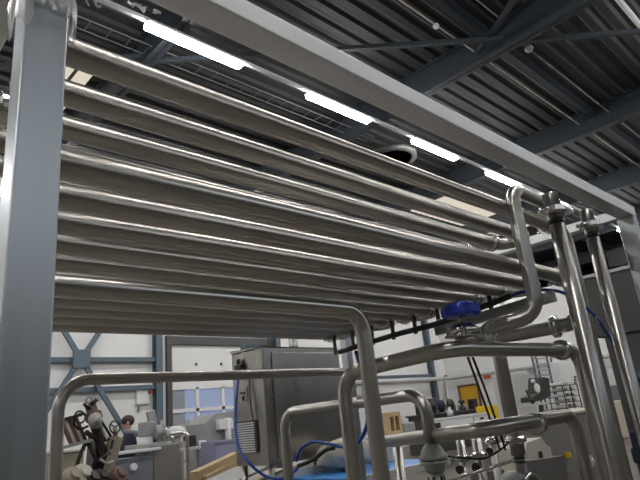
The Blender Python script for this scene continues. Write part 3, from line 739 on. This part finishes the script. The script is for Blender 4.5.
# person -----------------------------------------------------------------
def skin_mesh(name, joints, edges, m, parent, sub=2):
    me = bpy.data.meshes.new(name); me.from_pydata([Vector(j[:3]) for j in joints], edges, [])
    o = bpy.data.objects.new(name, me); COL.objects.link(o)
    o.modifiers.new('skin', 'SKIN'); sm = o.modifiers.new('sub', 'SUBSURF'); sm.levels = sub; sm.render_levels = sub
    for i, j in enumerate(joints):
        r = j[3]; me.skin_vertices[0].data[i].radius = (r, j[4] if len(j) > 4 else r)
    me.skin_vertices[0].data[0].use_root = True
    dg = bpy.context.evaluated_depsgraph_get(); ev = o.evaluated_get(dg)
    nm = bpy.data.meshes.new_from_object(ev); bpy.data.objects.remove(o)
    nm.materials.clear(); nm.materials.append(m)
    for f in nm.polygons: f.use_smooth = True
    r = bpy.data.objects.new(name, nm); COL.objects.link(r); r.parent = parent; return r


yM = 9.4; xM = P(129, 440, y=yM).x
man = thing('person', 'person in dark navy jacket with grey hood, seen from behind at the lathe', 'person', (xM, yM, 0))
# local frame: facing (-.35,-.1) i.e. left and slightly towards the lathe
J = [(0, 0, .95, .13, .10), (0, .02, 1.15, .13, .10), (0, .02, 1.35, .15, .10), (-.03, 0, 1.47, .06), (-.05, -.02, 1.54, .052), (-.06, -.03, 1.64, .088, .10), (-.065, -.035, 1.72, .075, .085),
     (.19, .0, 1.42, .062), (.25, -.06, 1.17, .048), (.12, -.28, 1.08, .036), (.08, -.34, 1.07, .03),
     (-.19, .0, 1.42, .062), (-.27, -.08, 1.18, .048), (-.24, -.32, 1.13, .036), (-.23, -.38, 1.12, .03),
     (.10, 0, .86, .095), (.11, -.02, .50, .065), (.11, .03, .10, .045), (.12, -.08, .045, .04), (.12, -.15, .035, .03),
     (-.10, 0, .86, .095), (-.12, -.02, .50, .065), (-.12, .03, .10, .045), (-.13, -.08, .045, .04), (-.13, -.15, .035, .03)]
Ed = [(0, 1), (1, 2), (2, 3), (3, 4), (4, 5), (5, 6), (2, 7), (7, 8), (8, 9), (9, 10), (2, 11), (11, 12), (12, 13), (13, 14), (0, 15), (15, 16), (16, 17), (17, 18), (18, 19), (0, 20), (20, 21), (21, 22), (22, 23), (23, 24)]
for hb, sx in ((10, -1), (14, 1)):                                     # hands: palm with five fingers each
    h = J[hb]; base = len(J)
    J.append((h[0], h[1] - .05, h[2] - .005, .026, .016)); Ed.append((hb, base))
    for k in range(4):
        i = len(J); fx = (k - 1.5) * .018; L = (.036, .042, .039, .030)[k]
        J.append((h[0] + fx, h[1] - .085, h[2] - .008, .0085)); J.append((h[0] + fx, h[1] - .085 - L, h[2] - .03, .007)); Ed += [(base, i), (i, i + 1)]
    i = len(J); J.append((h[0] + sx * .035, h[1] - .035, h[2] - .012, .010)); J.append((h[0] + sx * .045, h[1] - .072, h[2] - .025, .008)); Ed += [(hb, i), (i, i + 1)]
body = skin_mesh('body', J, Ed, SKIN, man)
Jj = [(0, 0, .86, .165, .13), (0, .02, 1.10, .16, .125), (0, .02, 1.34, .175, .12), (-.02, .01, 1.46, .08), (.20, .0, 1.42, .08), (.26, -.06, 1.17, .066), (.13, -.27, 1.085, .05), (-.20, .0, 1.42, .08), (-.28, -.08, 1.18, .066), (-.242, -.30, 1.135, .05)]
skin_mesh('jacket', Jj, [(0, 1), (1, 2), (2, 3), (2, 4), (4, 5), (5, 6), (2, 7), (7, 8), (8, 9)], NAVY, man)
Jp = [(0, 0, .93, .135, .11), (.10, 0, .84, .11), (.11, -.02, .50, .082), (.11, .03, .10, .065), (-.10, 0, .84, .11), (-.12, -.02, .50, .082), (-.12, .03, .10, .065)]
skin_mesh('jeans', Jp, [(0, 1), (1, 2), (2, 3), (0, 4), (4, 5), (5, 6)], JEANS, man)
MB().torus(Vector((xM, yM, 0)) + Vector((-.02, .04, 1.48)), (.1, .25, 1), .10, .045, 20, 8).build('hood', HOOD, man)
MB().blob(Vector((xM, yM, 0)) + Vector((-.058, -.012, 1.685)), (.098, .108, .098), 3, .02).build('hair', HAIR, man)
hd = Vector((xM, yM, 0)) + Vector((-.062, -.032, 1.65))
for s in (-1, 1):
    MB().blob(hd + Vector((s * .095, .01, -.01)), (.014, .024, .034), 2).build('ear', SKIN, man)
    MB().blob(hd + Vector((s * .035, -.098, .012)), (.012, .008, .008), 2).build('eye', DARKM, man)
MB().blob(hd + Vector((0, -.115, -.02)), (.015, .022, .026), 2).build('nose', SKIN, man)
MB().blob(hd + Vector((0, -.1, -.062)), (.028, .010, .007), 2).build('mouth', BROWN, man)
for s in (-1, 1): MB().blob(Vector((xM + s * .12, yM - .05, .045)), (.055, .14, .045), 2).build('shoe', BLACK, man)
man.rotation_euler.z = -1.9                                          # turned away, face towards the left

# stores between lathe and cabinet
def on(px0, px1, pyt, y, zb=0, dep=.5):
    a = P(px0, pyt, y=y); c = P(px1, pyt, y=y); return (a.x, y, zb), (c.x, y + dep, (a.z + c.z) / 2)
t = thing('cream_cabinet', 'low cream drawer cabinet under the roller door windows', 'cabinet', (P(190, 440, y=11).x, 11, 0))
lo, hi = on(179, 206, 424, 11); MB().box(lo, hi, .01).build('body', GREY, t)
ww = (hi[0] - lo[0]) / 2; hh = (hi[2] - .1) / 4
for i in range(2):
    for j in range(4): MB().box((lo[0] + i * ww + .025, 10.97, .1 + j * hh + .02), (lo[0] + (i + 1) * ww - .025, 11, .1 + (j + 1) * hh - .02), .006).build('drawer', CREAM, t)
lo, hi = on(205, 236, 412, 9.2, dep=.7)
t = thing('sheet_metal_hood', 'tall dark grey sheet metal housing left of the control cabinet', 'machine', ((lo[0] + hi[0]) / 2, 9.5, 0))
b = MB().prism([Vector((lo[0], 9.2, 0)), Vector((lo[0], 9.2, hi[2] - .18)), Vector((lo[0] + .22, 9.2, hi[2] - .02)), Vector((hi[0], 9.2, hi[2])), Vector((hi[0], 9.2, 0))], (0, .7, 0)); b.build('housing', GREY, t)
p = P(223, 421, y=9.15); MB().box((p.x - .14, 9.05, p.z - .15), (p.x + .16, 9.2, p.z + .03), .01).build('light_box', WPLAS, t)
p = P(231, 430, y=9.0); MB().tube([(p.x, 9.1, p.z - .4), (p.x, 9.1, p.z + .22)], .06, seg=12).build('white_pipe', WPLAS, t)
lo, hi = on(180, 216, 446, 8.6, dep=.8)
t = thing('work_bench', 'cluttered steel work bench left of the control cabinet', 'bench', ((lo[0] + hi[0]) / 2, 9, 0))
MB().box((lo[0], 8.6, hi[2] - .05), (hi[0], 9.15, hi[2]), .008).build('bench_top', LGREY, t)
for x in (lo[0] + .05, hi[0] - .05):
    for y in (8.64, 9.1): MB().bar((x, y, 0), (x, y, hi[2] - .05), .05, .05).build('leg', GREY, t)
MB().box((lo[0] + .1, 8.65, .45), (hi[0] - .1, 9.1, .5)).build('shelf', GREY, t)
for k, (px, hgt, m, lb) in enumerate(((185, .10, GREY, 'small grey tool box at the left end of the cluttered bench'), (193, .18, DARKM, 'dark upright tool on the cluttered bench'), (203, .08, WPLAS, 'small white carton on the right half of the cluttered bench'))):
    x = P(px, 446, y=8.7).x; solo(MB().box((x - .07, 8.7, hi[2]), (x + .07, 8.9, hi[2] + hgt), .01), 'bench_item', m, lb, 'box')
t = thing('handrail', 'thin upright steel railing in front of the cluttered bench', 'railing', (P(187, 450, y=7.6).x, 7.6, 0))
b = MB(); p = P(187, 432, y=7.6); b.tube([(p.x, 7.6, 0), (p.x, 7.6, p.z), (p.x - .22, 7.75, p.z)], .025, .06, 10); b.build('rail', CLAMP, t)
lo, hi = on(215, 236, 440, 7.6, .72, .4)
t = thing('lilac_crate', 'see-through lilac plastic crate left of the blue cable', 'crate', ((lo[0] + hi[0]) / 2, 7.8, .72))
b = MB(); b.box(lo, (hi[0], hi[1], lo[2] + .02)); b.box(lo, (lo[0] + .02, hi[1], hi[2])); b.box((hi[0] - .02, lo[1], lo[2]), hi); b.box(lo, (hi[0], lo[1] + .02, hi[2])); b.box((lo[0], hi[1] - .02, lo[2]), hi); b.build('body', PURP, t)
MB().box((lo[0] - .01, lo[1] - .015, hi[2] - .03), (hi[0] + .01, lo[1], hi[2])).build('rim', PURP, t)
t = thing('trestle_table', 'low trestle table under the lilac crate and the timber', 'table', ((lo[0] + hi[0]) / 2, 7.6, 0))
MB().box((lo[0] - .15, 7.3, .68), (hi[0] + .3, 8.1, .72)).build('table_top', GREY, t)
for x in (lo[0] - .1, hi[0] + .25):
    for y in (7.35, 8.05): MB().bar((x, y, 0), (x, y, .68), .05, .05).build('leg', GREY, t)
solo(MB().box((lo[0] + .0, 7.35, .72), (lo[0] + .22, 7.5, .95), .01), 'dark_canister', FACEP, 'dark canister in front of the lilac crate', 'canister')
solo(MB().box((lo[0] + .28, 7.36, .72), (lo[0] + .42, 7.5, .86), .01), 'red_carton', RED, 'small dim red carton in front of the lilac crate', 'carton')
# timber and panels leaning, lower left of the cabinet
t0 = [(194, 477, 236, 456, WOOD, .10, 'upper pale timber beam slanting below the lilac crate'), (204, 480, 236, 462, WOOD, .07, 'lower pale timber beam beside the blue cable')]
for a_, b_, c_, d_, m, wd, lb in t0:
    solo(MB().bar(P(a_, b_, y=5.5), P(c_, d_, y=6.3), wd, wd), 'timber_beam', m, lb, 'timber', 'timber beams')
for k, (pa, pb, lb, m) in enumerate((((210, 487), (262, 463), 'grey sheet panel lying below the control cabinet', GREY), ((225, 492), (275, 470), 'pale grey strip panel lying lowest under the control cabinet', BEIGE))):
    a = P(*pa, y=4.9 - .35 * k); c = P(*pb, y=5.2 - .35 * k)
    solo(MB().bar(a, c, .45 - .2 * k, .03), 'metal_sheet', m, lb, 'metal sheet', 'metal sheets')
t = thing('saw_horse', 'saw horse carrying timber and panels below the control cabinet', 'trestle', (3.9, 5.6, 0))
b = MB()
for x in (3.2, 4.6):
    for s in (-1, 1): b.bar((x, 5.6 + s * .25, 0), (x, 5.6, .72), .05, .05)
b.build('legs_frame', WOOD, t); MB().bar((3.1, 5.6, .72), (4.7, 5.6, .72), .07, .07).build('top_beam', WOOD, t)

# ------------------------------------------------------------------ far right background
def boxthing(px0, px1, pyt, y, m, name, lab, cat, zb=0, dep=.5, bev=.01, group=None):
    lo, hi = on(px0, px1, pyt, y, zb, dep)
    return solo(MB().box(lo, hi, bev), name, m, lab, cat, group), lo, hi


# benches in front of the corner with crates and small machines
lo, hi = on(424, 500, 428, 8.6, 0, 1.0)
t = thing('packing_table', 'long steel packing table carrying the white crates, behind the arched pipe', 'table', ((lo[0] + hi[0]) / 2, 9, 0))
MB().box((lo[0], 8.6, hi[2] - .05), hi, .01).build('table_top', GREY, t)
for x in (lo[0] + .1, hi[0] - .1):
    for y in (8.66, 9.5): MB().bar((x, y, 0), (x, y, hi[2] - .05), .06, .06).build('leg', GREY, t)
ztab = hi[2]
for k, (pa, pb, pt, lb) in enumerate(((444, 472, 416, 'wide white crate on the packing table below the yellow door'), (474, 487, 413, 'white crate with a dark handle hole, right of the wide white one'))):
    lo, hi = on(pa, pb, pt, 8.7, ztab, .5)
    t = thing('white_crate', lb, 'crate', ((lo[0] + hi[0]) / 2, 8.9, ztab), 'white crates')
    MB().box(lo, hi, .02).build('body', WPLAS, t); MB().box((lo[0] - .02, lo[1] - .02, hi[2] - .05), (hi[0] + .02, hi[1] + .02, hi[2]), .01).build('rim', WPLAS, t)
    if k: MB().box(((lo[0] + hi[0]) / 2 - .08, lo[1] - .012, hi[2] - .17), ((lo[0] + hi[0]) / 2 + .1, lo[1], hi[2] - .11), .01).build('handle_hole', BLACK, t)
lo, hi = on(420, 486, 411, 11.2, 0, .8)
t = thing('back_bench', 'long dark bench with many small machines in front of the yellow door', 'bench', ((lo[0] + hi[0]) / 2, 11.6, 0))
MB().box((lo[0], 11.2, hi[2] - .06), hi, .01).build('bench_top', DGREY, t); MB().box((lo[0] + .1, 11.3, 0), (hi[0] - .1, 11.9, hi[2] - .06), .01).build('cupboard', DGREY, t)
zt = hi[2]
its = [(421, .36, DARKM, 'dark blocky tool at the left end of the dark bench', 1), (427.5, .42, GREY, 'grey drill head on the dark bench beside the blue column', 2), (432, .42, BLACK, 'black motor on the dark bench under the blue column', 0), (437.5, .48, BROWN, 'pinkish brown upright box on the dark bench under the step ladder', 1),
       (442, .40, NAVY, 'navy bag on the dark bench left of the white jug', 0), (446.5, .26, LGREY, 'small grey box on the dark bench left of the yellow door', 1), (451.5, .42, DARKM, 'dark round machine on the dark bench right of the white jug', 0), (457, .20, BLUEST, 'blue grey case on the dark bench below the yellow door', 1),
       (463, .34, DARKM, 'dark grinder on the dark bench below the middle of the yellow door', 2), (468.5, .18, GREY, 'small grey case below the right half of the yellow door', 1), (474, .34, BLACK, 'black case on the dark bench at the right edge of the yellow door', 1), (480, .30, BEIGE, 'beige carton on the right end of the dark bench', 1)]
for px, h, m, lb, kind in its:
    x = P(px, 411, y=11.4).x; q = Vector((x, 11.40 + (.22 if its.index((px, h, m, lb, kind)) % 2 else 0), zt))
    b = MB()
    if kind == 0: b.blob(q + Vector((0, 0, h * .5)), (.17, .14, h * .52), 2, .08)
    elif kind == 1: b.box(q + Vector((-.14, -.12, 0)), q + Vector((.14, .12, h)), .02)
    else: b.lathe(q, (0, 0, 1), [(0, .13), (h * .3, .11), (h * .35, .05), (h * .7, .05), (h * .72, .13), (h, .10)], 16)
    solo(b, 'bench_machine' if kind != 1 else 'bench_case', m, lb, 'machine' if kind != 1 else 'box', 'things on the dark bench')
x = P(449, 416, y=9.0).x; t = thing('white_jug', 'white jug standing on the wide white crate', 'jug', (x, 8.95, ztab + .22))
lo, hi = on(444, 472, 416, 8.7, ztab, .5)
t.location = (x, 8.95, hi[2])
MB().lathe((x, 8.95, hi[2]), (0, 0, 1), [(0, .08), (.13, .085), (.18, .05), (.22, .035)], 18).build('body', WPLAS, t); MB().lathe((x, 8.95, hi[2] + .22), (0, 0, 1), [(0, .04), (.03, .04)], 14).build('cap', WPLAS, t)
lo, hi = on(489, 500, 405, 9.6, 0, .5)
solo(MB().box(lo, hi, .02), 'yellow_crate', YELB, 'bright yellow plastic container behind the two slanting black cables', 'container')
for k, (px, y, h, wd, m, lb) in enumerate(((430, 9.36, .30, .10, LGREY, 'grey canister on the packing table just left of the wide white crate'), (434, 8.78, .22, .12, DARKM, 'dark pump block on the packing table beside the grey canister'), (425, 8.76, .16, .09, BEIGE, 'beige carton at the left end of the packing table'), (492, 8.76, .20, .10, LGREY, 'grey carton at the right end of the packing table'))):
    x = P(px, 424, y=y).x; b = MB()
    if k % 2: b.box((x - wd, y - wd, ztab), (x + wd, y + wd, ztab + h), .02)
    else: b.lathe((x, y, ztab), (0, 0, 1), [(0, wd), (h * .7, wd), (h * .8, wd * .5), (h, wd * .5)], 16)
    solo(b, ('canister', 'pump_block', 'carton', 'carton')[k], m, lb, ('canister', 'machine', 'carton', 'carton')[k])
# wooden crate and grey machine left of the arched pipe leg
lo, hi = on(387, 400, 412, 7.2, .98, .5)
t = thing('plywood_crate', 'pale plywood crate with two dark openings behind the centre pipe', 'crate', ((lo[0] + hi[0]) / 2, 7.4, .98))
b = MB(); ww = hi[0] - lo[0]
b.box((lo[0], 7.2, lo[2]), (lo[0] + .06, 7.6, hi[2])); b.box((hi[0] - .06, 7.2, lo[2]), (hi[0], 7.6, hi[2])); b.box((lo[0] + .06, 7.2, hi[2] - .08), (hi[0] - .06, 7.6, hi[2])); b.box((lo[0] + .06, 7.2, lo[2]), (hi[0] - .06, 7.6, lo[2] + .06)); b.box((lo[0] + .06, 7.55, lo[2] + .06), (hi[0] - .06, 7.6, hi[2] - .08))
b.build('frame', WOOD, t); MB().box((lo[0] + ww * .45, 7.2, lo[2] + .06), (lo[0] + ww * .55, 7.5, hi[2] - .08)).build('divider', WOOD, t)
MB().box((lo[0] + .07, 7.3, lo[2] + .06), (lo[0] + ww * .44, 7.5, hi[2] - .12), .01).build('black_box', BLACK, t)
lo2, hi2 = on(384, 430, 436, 7.0, 0, .9)
t = thing('low_bench', 'low grey bench under the plywood crate', 'bench', ((lo2[0] + hi2[0]) / 2, 7.4, 0))
MB().box((lo2[0], 7.0, .93), (hi2[0], 7.9, .98), .01).build('bench_top', LGREY, t)
for xx in (lo2[0] + .05, hi2[0] - .05):
    for yy in (7.05, 7.85): MB().bar((xx, yy, 0), (xx, yy, .93), .05, .05).build('leg', GREY, t)
lo, hi = on(403, 414, 415, 7.3, .98, .4)
t = thing('grey_gearbox', 'grey gearbox on the low bench right of the plywood crate', 'machine', ((lo[0] + hi[0]) / 2, 7.5, .98))
MB().box((lo[0], 7.3, .98), (hi[0], 7.7, (lo[2] + hi[2]) / 2 + .02), .03).build('housing', GREY, t); MB().lathe(((lo[0] + hi[0]) / 2, 7.45, hi[2] - .25), (0, 0, 1), [(0, .10), (.18, .10), (.2, .05), (.24, .05)], 18).build('motor', LGREY, t)
# step ladder near the corner
t = thing('step_ladder', 'thin step ladder leaning in the corner right of the blue column', 'ladder', (P(441, 400, y=13.2).x, 13.2, 0))
q0, q1, q2 = P(438, 408, y=13.2), P(444, 376, y=13.2), P(446, 408, y=13.2)
q0.z = 0; q2.z = 0
MB().bar(q0, q1, .04, .06).build('rail', GREY, t); MB().bar(q2, q1, .04, .06).build('rail', GREY, t)
b = MB()
for k in range(2, 8):
    f = k / 9; b.bar(q0.lerp(q1, f), q2.lerp(q1, f), .05, .03)
b.build('rung', GREY, t)
# grey wall cupboard and machine with white bag right of the thick drop pipe
boxthing(512, 530, 374, 6.2, LGREY, 'grey_cupboard', 'plain grey cupboard right of the thick drop pipe', 'cupboard', .9)

lo, hi = on(508, 534, 404, 6.1, 0, .6)
t = thing('grey_stand', 'grey stand under the plain grey cupboard', 'stand', ((lo[0] + hi[0]) / 2, 6.4, 0))
MB().box(lo, (hi[0], hi[1], .9), .01).build('body', GREY, t)
yv = 4.9
t = thing('packing_machine', 'dark machine with a hanging white plastic bag above the low pipe clamp', 'machine', (P(536, 395, y=yv).x, yv, 0))
def qv(px, py, dy=0): return P(px, py, y=yv + dy)
MB().prism([qv(541, 377), qv(549, 378), qv(551, 396), qv(543, 400), qv(534, 402), qv(533, 397), qv(540, 393)], (0, .25, 0)).build('head', DARKM, t)
MB().lathe(qv(530, 401, -.05), (.3, -.6, .1), [(0, .05), (.05, .06), (.09, .03)], 14).build('roller', BLACK, t)
MB().bar(qv(526, 390), qv(532, 402), .03, .03).build('arm', DARKM, t)
MB().box(qv(532, 406), qv(546, 403) + Vector((0, .3, .02))).build('tray', LGREY, t)
MB().bar(Vector((qv(541, 405).x, yv + .2, 0)), qv(541, 405, .2), .07, .07).build('post', DARKM, t)
MB().blob(qv(537, 388, -.06), (.04, .05, .085), 3, .12).blob(qv(533, 381, -.04), (.04, .04, .035), 2, .12).build('plastic_bag', FILMW, t)
# ladder-like blue grey mast
t = thing('lattice_mast', 'blue grey ladder-like steel mast against the white wall', 'mast', (P(549, 400, y=8).x, 8, 0))
c0, c1 = P(541, 408, y=8), P(558, 408, y=8)
for k, px in enumerate((541, 545, 556, 560)):
    a = P(px, 400, y=8 + .35 * (k % 2)); MB().bar((a.x, a.y, 0), (a.x, a.y, 3.0), .05, .05).build('upright', BLUEST, t)
b = MB()
for k in range(16): b.bar((P(541, 400, y=8).x, 8, .3 + k * .17), (P(556, 400, y=8).x, 8, .3 + k * .17), .03, .04)
b.build('rung', GREY, t)
# wire racks
t = thing('wire_rack', 'wire shelf rack full of pale goods right of the lattice mast', 'rack', (P(569, 400, y=6.4).x, 6.4, 0))
a, c = P(562, 385, y=6.4), P(577, 385, y=6.4)
b = MB()
for x in (a.x, (a.x + c.x) / 2, c.x):
    for y in (6.4, 6.8): b.bar((x, y, 0), (x, y, a.z), .022, .022)
b.build('upright', DARKM, t)
for k in range(5):
    z = a.z - .02 - k * .14; b = MB(); b.box((a.x, 6.4, z), (c.x, 6.8, z + .015)); b.build('shelf', DARKM, t)
    for j in range(3):
        xx = a.x + (c.x - a.x) * (j + .5) / 3
        MB().box((xx - .06, 6.45, z + .015), (xx + .06, 6.75, z + .09), .02).build('basket', BEIGE if (j + k) % 2 else WPLAS, t)
lo, hi = on(558, 592, 361, 7.9, 0, .3)
t = thing('white_cupboard', 'tall white cupboard with panel lines behind the wire rack', 'cupboard', ((lo[0] + hi[0]) / 2, 8.1, 0))
MB().box(lo, hi, .01).build('carcass', WPLAS, t)
n = 4
for k in range(n): MB().box((lo[0] + (hi[0] - lo[0]) * k / n + .01, 7.88, .05), (lo[0] + (hi[0] - lo[0]) * (k + 1) / n - .01, 7.9, hi[2] - .05), .004).build('door', WHITE, t)
for k in range(3):
    p = P(575.5, 377 + k * 3, y=7.86); MB().box((p.x - .07, 7.85, p.z - .025), (p.x + .07, 7.88, p.z + .025)).build('latch', BLACK, t)
# large grey tank with pale rim, bottom right
lo, hi = on(548, 606, 411, 3.9, 0, .9)
lo = (P(536, 411, y=3.9).x, 3.9, 0)
t = thing('steel_tank', 'large plain grey tank with pale rim behind the low elbow at bottom right', 'tank', ((lo[0] + hi[0]) / 2, 4.3, 0))
zr = P(575, 411, y=3.9).z
MB().box(lo, (hi[0] + .2, 4.9, zr - .04), .02).build('tank_body', CABD, t); MB().box((lo[0] - .02, 3.87, zr - .04), (hi[0] + .22, 4.93, zr), .01).build('rim', BEIGE, t)
p = P(568, 455, y=3.86); solo(MB().box((p.x - .022, 3.82, p.z - .04), (p.x + .022, 3.9, p.z + .04), .01), 'yellow_tag', YELB, 'small yellow box on the grey tank beside the low elbow', 'box')
p = P(591, 461, y=3.86); t = thing('wall_socket', 'pale socket plate on the grey tank between elbow and upright pipe', 'socket', (p.x, 3.87, p.z))
MB().box((p.x - .06, 3.84, p.z - .08), (p.x + .06, 3.868, p.z + .08), .01).build('plate', LGREY, t); MB().torus((p.x, 3.83, p.z), (0, 1, 0), .03, .008, 16, 6).build('ring', WPLAS, t)
# cream moulded parts and dark trough in front
lo, hi = on(524, 549, 440, 3.0, 0, .35)
t = thing('cream_bracket_box', 'cream moulded box with a dark slot behind the low pipe clamp', 'box', ((lo[0] + hi[0]) / 2, 3.2, 0))
zr = P(540, 445, y=3.0).z
MB().prism([Vector((lo[0], 3.0, 0)), Vector((hi[0], 3.0, 0)), Vector((hi[0], 3.0, zr - .05)), Vector((hi[0] - .10, 3.0, zr)), Vector((hi[0] - .16, 3.0, zr + .07)), Vector((lo[0] + .05, 3.0, zr + .05)), Vector((lo[0], 3.0, zr))], (0, .35, 0)).build('body', BEIGE, t)
p = P(541, 455, y=2.99); MB().box((p.x - .03, 2.985, p.z - .03), (p.x + .03, 3.0, p.z + .035)).build('slot', BLACK, t)
ya = 1.95; a = P(527, 461, y=ya); c = P(564, 457, y=ya)
t = thing('dark_trough', 'dark steel trough across the bottom beside the round pump', 'trough', ((a.x + c.x) / 2, ya, 0))
MB().prism([Vector((a.x, ya, 0)), Vector((a.x, ya, a.z)), Vector((c.x, ya, c.z + .01)), Vector((c.x, ya, 0))], (0, .03, 0)).build('trough_wall', CABD, t)
MB().prism([Vector((a.x, ya + .5, 0)), Vector((a.x, ya + .5, a.z - .08)), Vector((c.x, ya + .5, c.z - .08)), Vector((c.x, ya + .5, 0))], (0, .03, 0)).build('trough_wall', CABD, t)
MB().box((a.x, ya + .03, .6), (c.x, ya + .5, .63)).build('trough_floor', DARKM, t)
# grey hood and machine wall behind the far right upright
xh = 5.2
a, c = P(580, 277, x=xh), P(660, 262, x=xh)
zb1 = P(597, 338, x=xh).z
t = thing('grey_enclosure', 'large dark grey enclosure with pale top edge at the right border', 'enclosure', (xh, 1.6, 0))
MB().box((xh, .2, zb1), (xh + 1.2, a.y, a.z - .02), .01).build('upper_housing', DGREY, t)
MB().box((xh - .015, .2, a.z - .03), (xh + .1, a.y + .015, a.z), .004).build('top_edge', LGREY, t)
y2 = P(614, 380, x=xh).y
MB().box((xh + .02, .2, 0), (xh + 1.2, y2, zb1), .01).build('lower_housing', DGREY, t)
p = P(608, 272, x=xh)
for k, (px, py, w_, h_) in enumerate(((637, 410, .05, .09), (640, 440, .06, .08), (641, 455, .06, .06))):
    p = P(px, py, x=xh); MB().box((xh - .05, p.y - w_, p.z - h_), (xh + .03, p.y + w_, p.z + h_), .02).build('navy_cover', NAVY, t)
p = P(638, 375, x=xh); MB().box((xh - .02, p.y - .09, p.z - .02), (xh + .03, p.y + .09, p.z + .02)).build('pale_strip', BLUEST, t)
p = P(620, 260, x=22.4)
t = thing('loudspeaker', 'black square loudspeaker box standing on the white right wall, above the grey enclosure', 'loudspeaker', (22.4, p.y, 5.6))
MB().box((22.3, p.y - .4, 5.75), (22.5, p.y + .4, p.z + .45), .02).build('cabinet', BLACK, t); MB().box((22.32, p.y - .1, 5.6), (22.48, p.y + .1, 5.75)).build('foot', BLACK, t)
lo, hi = on(604, 622, 366, 7.4, 0, .1)
t = thing('lit_doorway', 'pale blue lit screen between the two upright pipes on the right', 'screen', ((lo[0] + hi[0]) / 2, 7.4, 0))
MB().box(lo, hi, .01).build('frame', LGREY, t); MB().box((lo[0] + .12, 7.37, .9), (hi[0] - .1, 7.4, hi[2] - .08)).build('pane', WPLAS, t)
a = P(604, 386, y=6.6); c = P(624, 386, y=6.6)
solo(MB().box((a.x, 6.6, 0), (c.x, 7.0, a.z), .05), 'covered_pallet', HOOD, 'stack under a slate blue cover in the gap beside the right upright pipe', 'pallet')
solo(MB().box((a.x + .1, 6.2, 0), (c.x, 6.55, a.z - .45), .03), 'pale_carton', BEIGE, 'pale carton below the slate blue cover at right', 'carton')
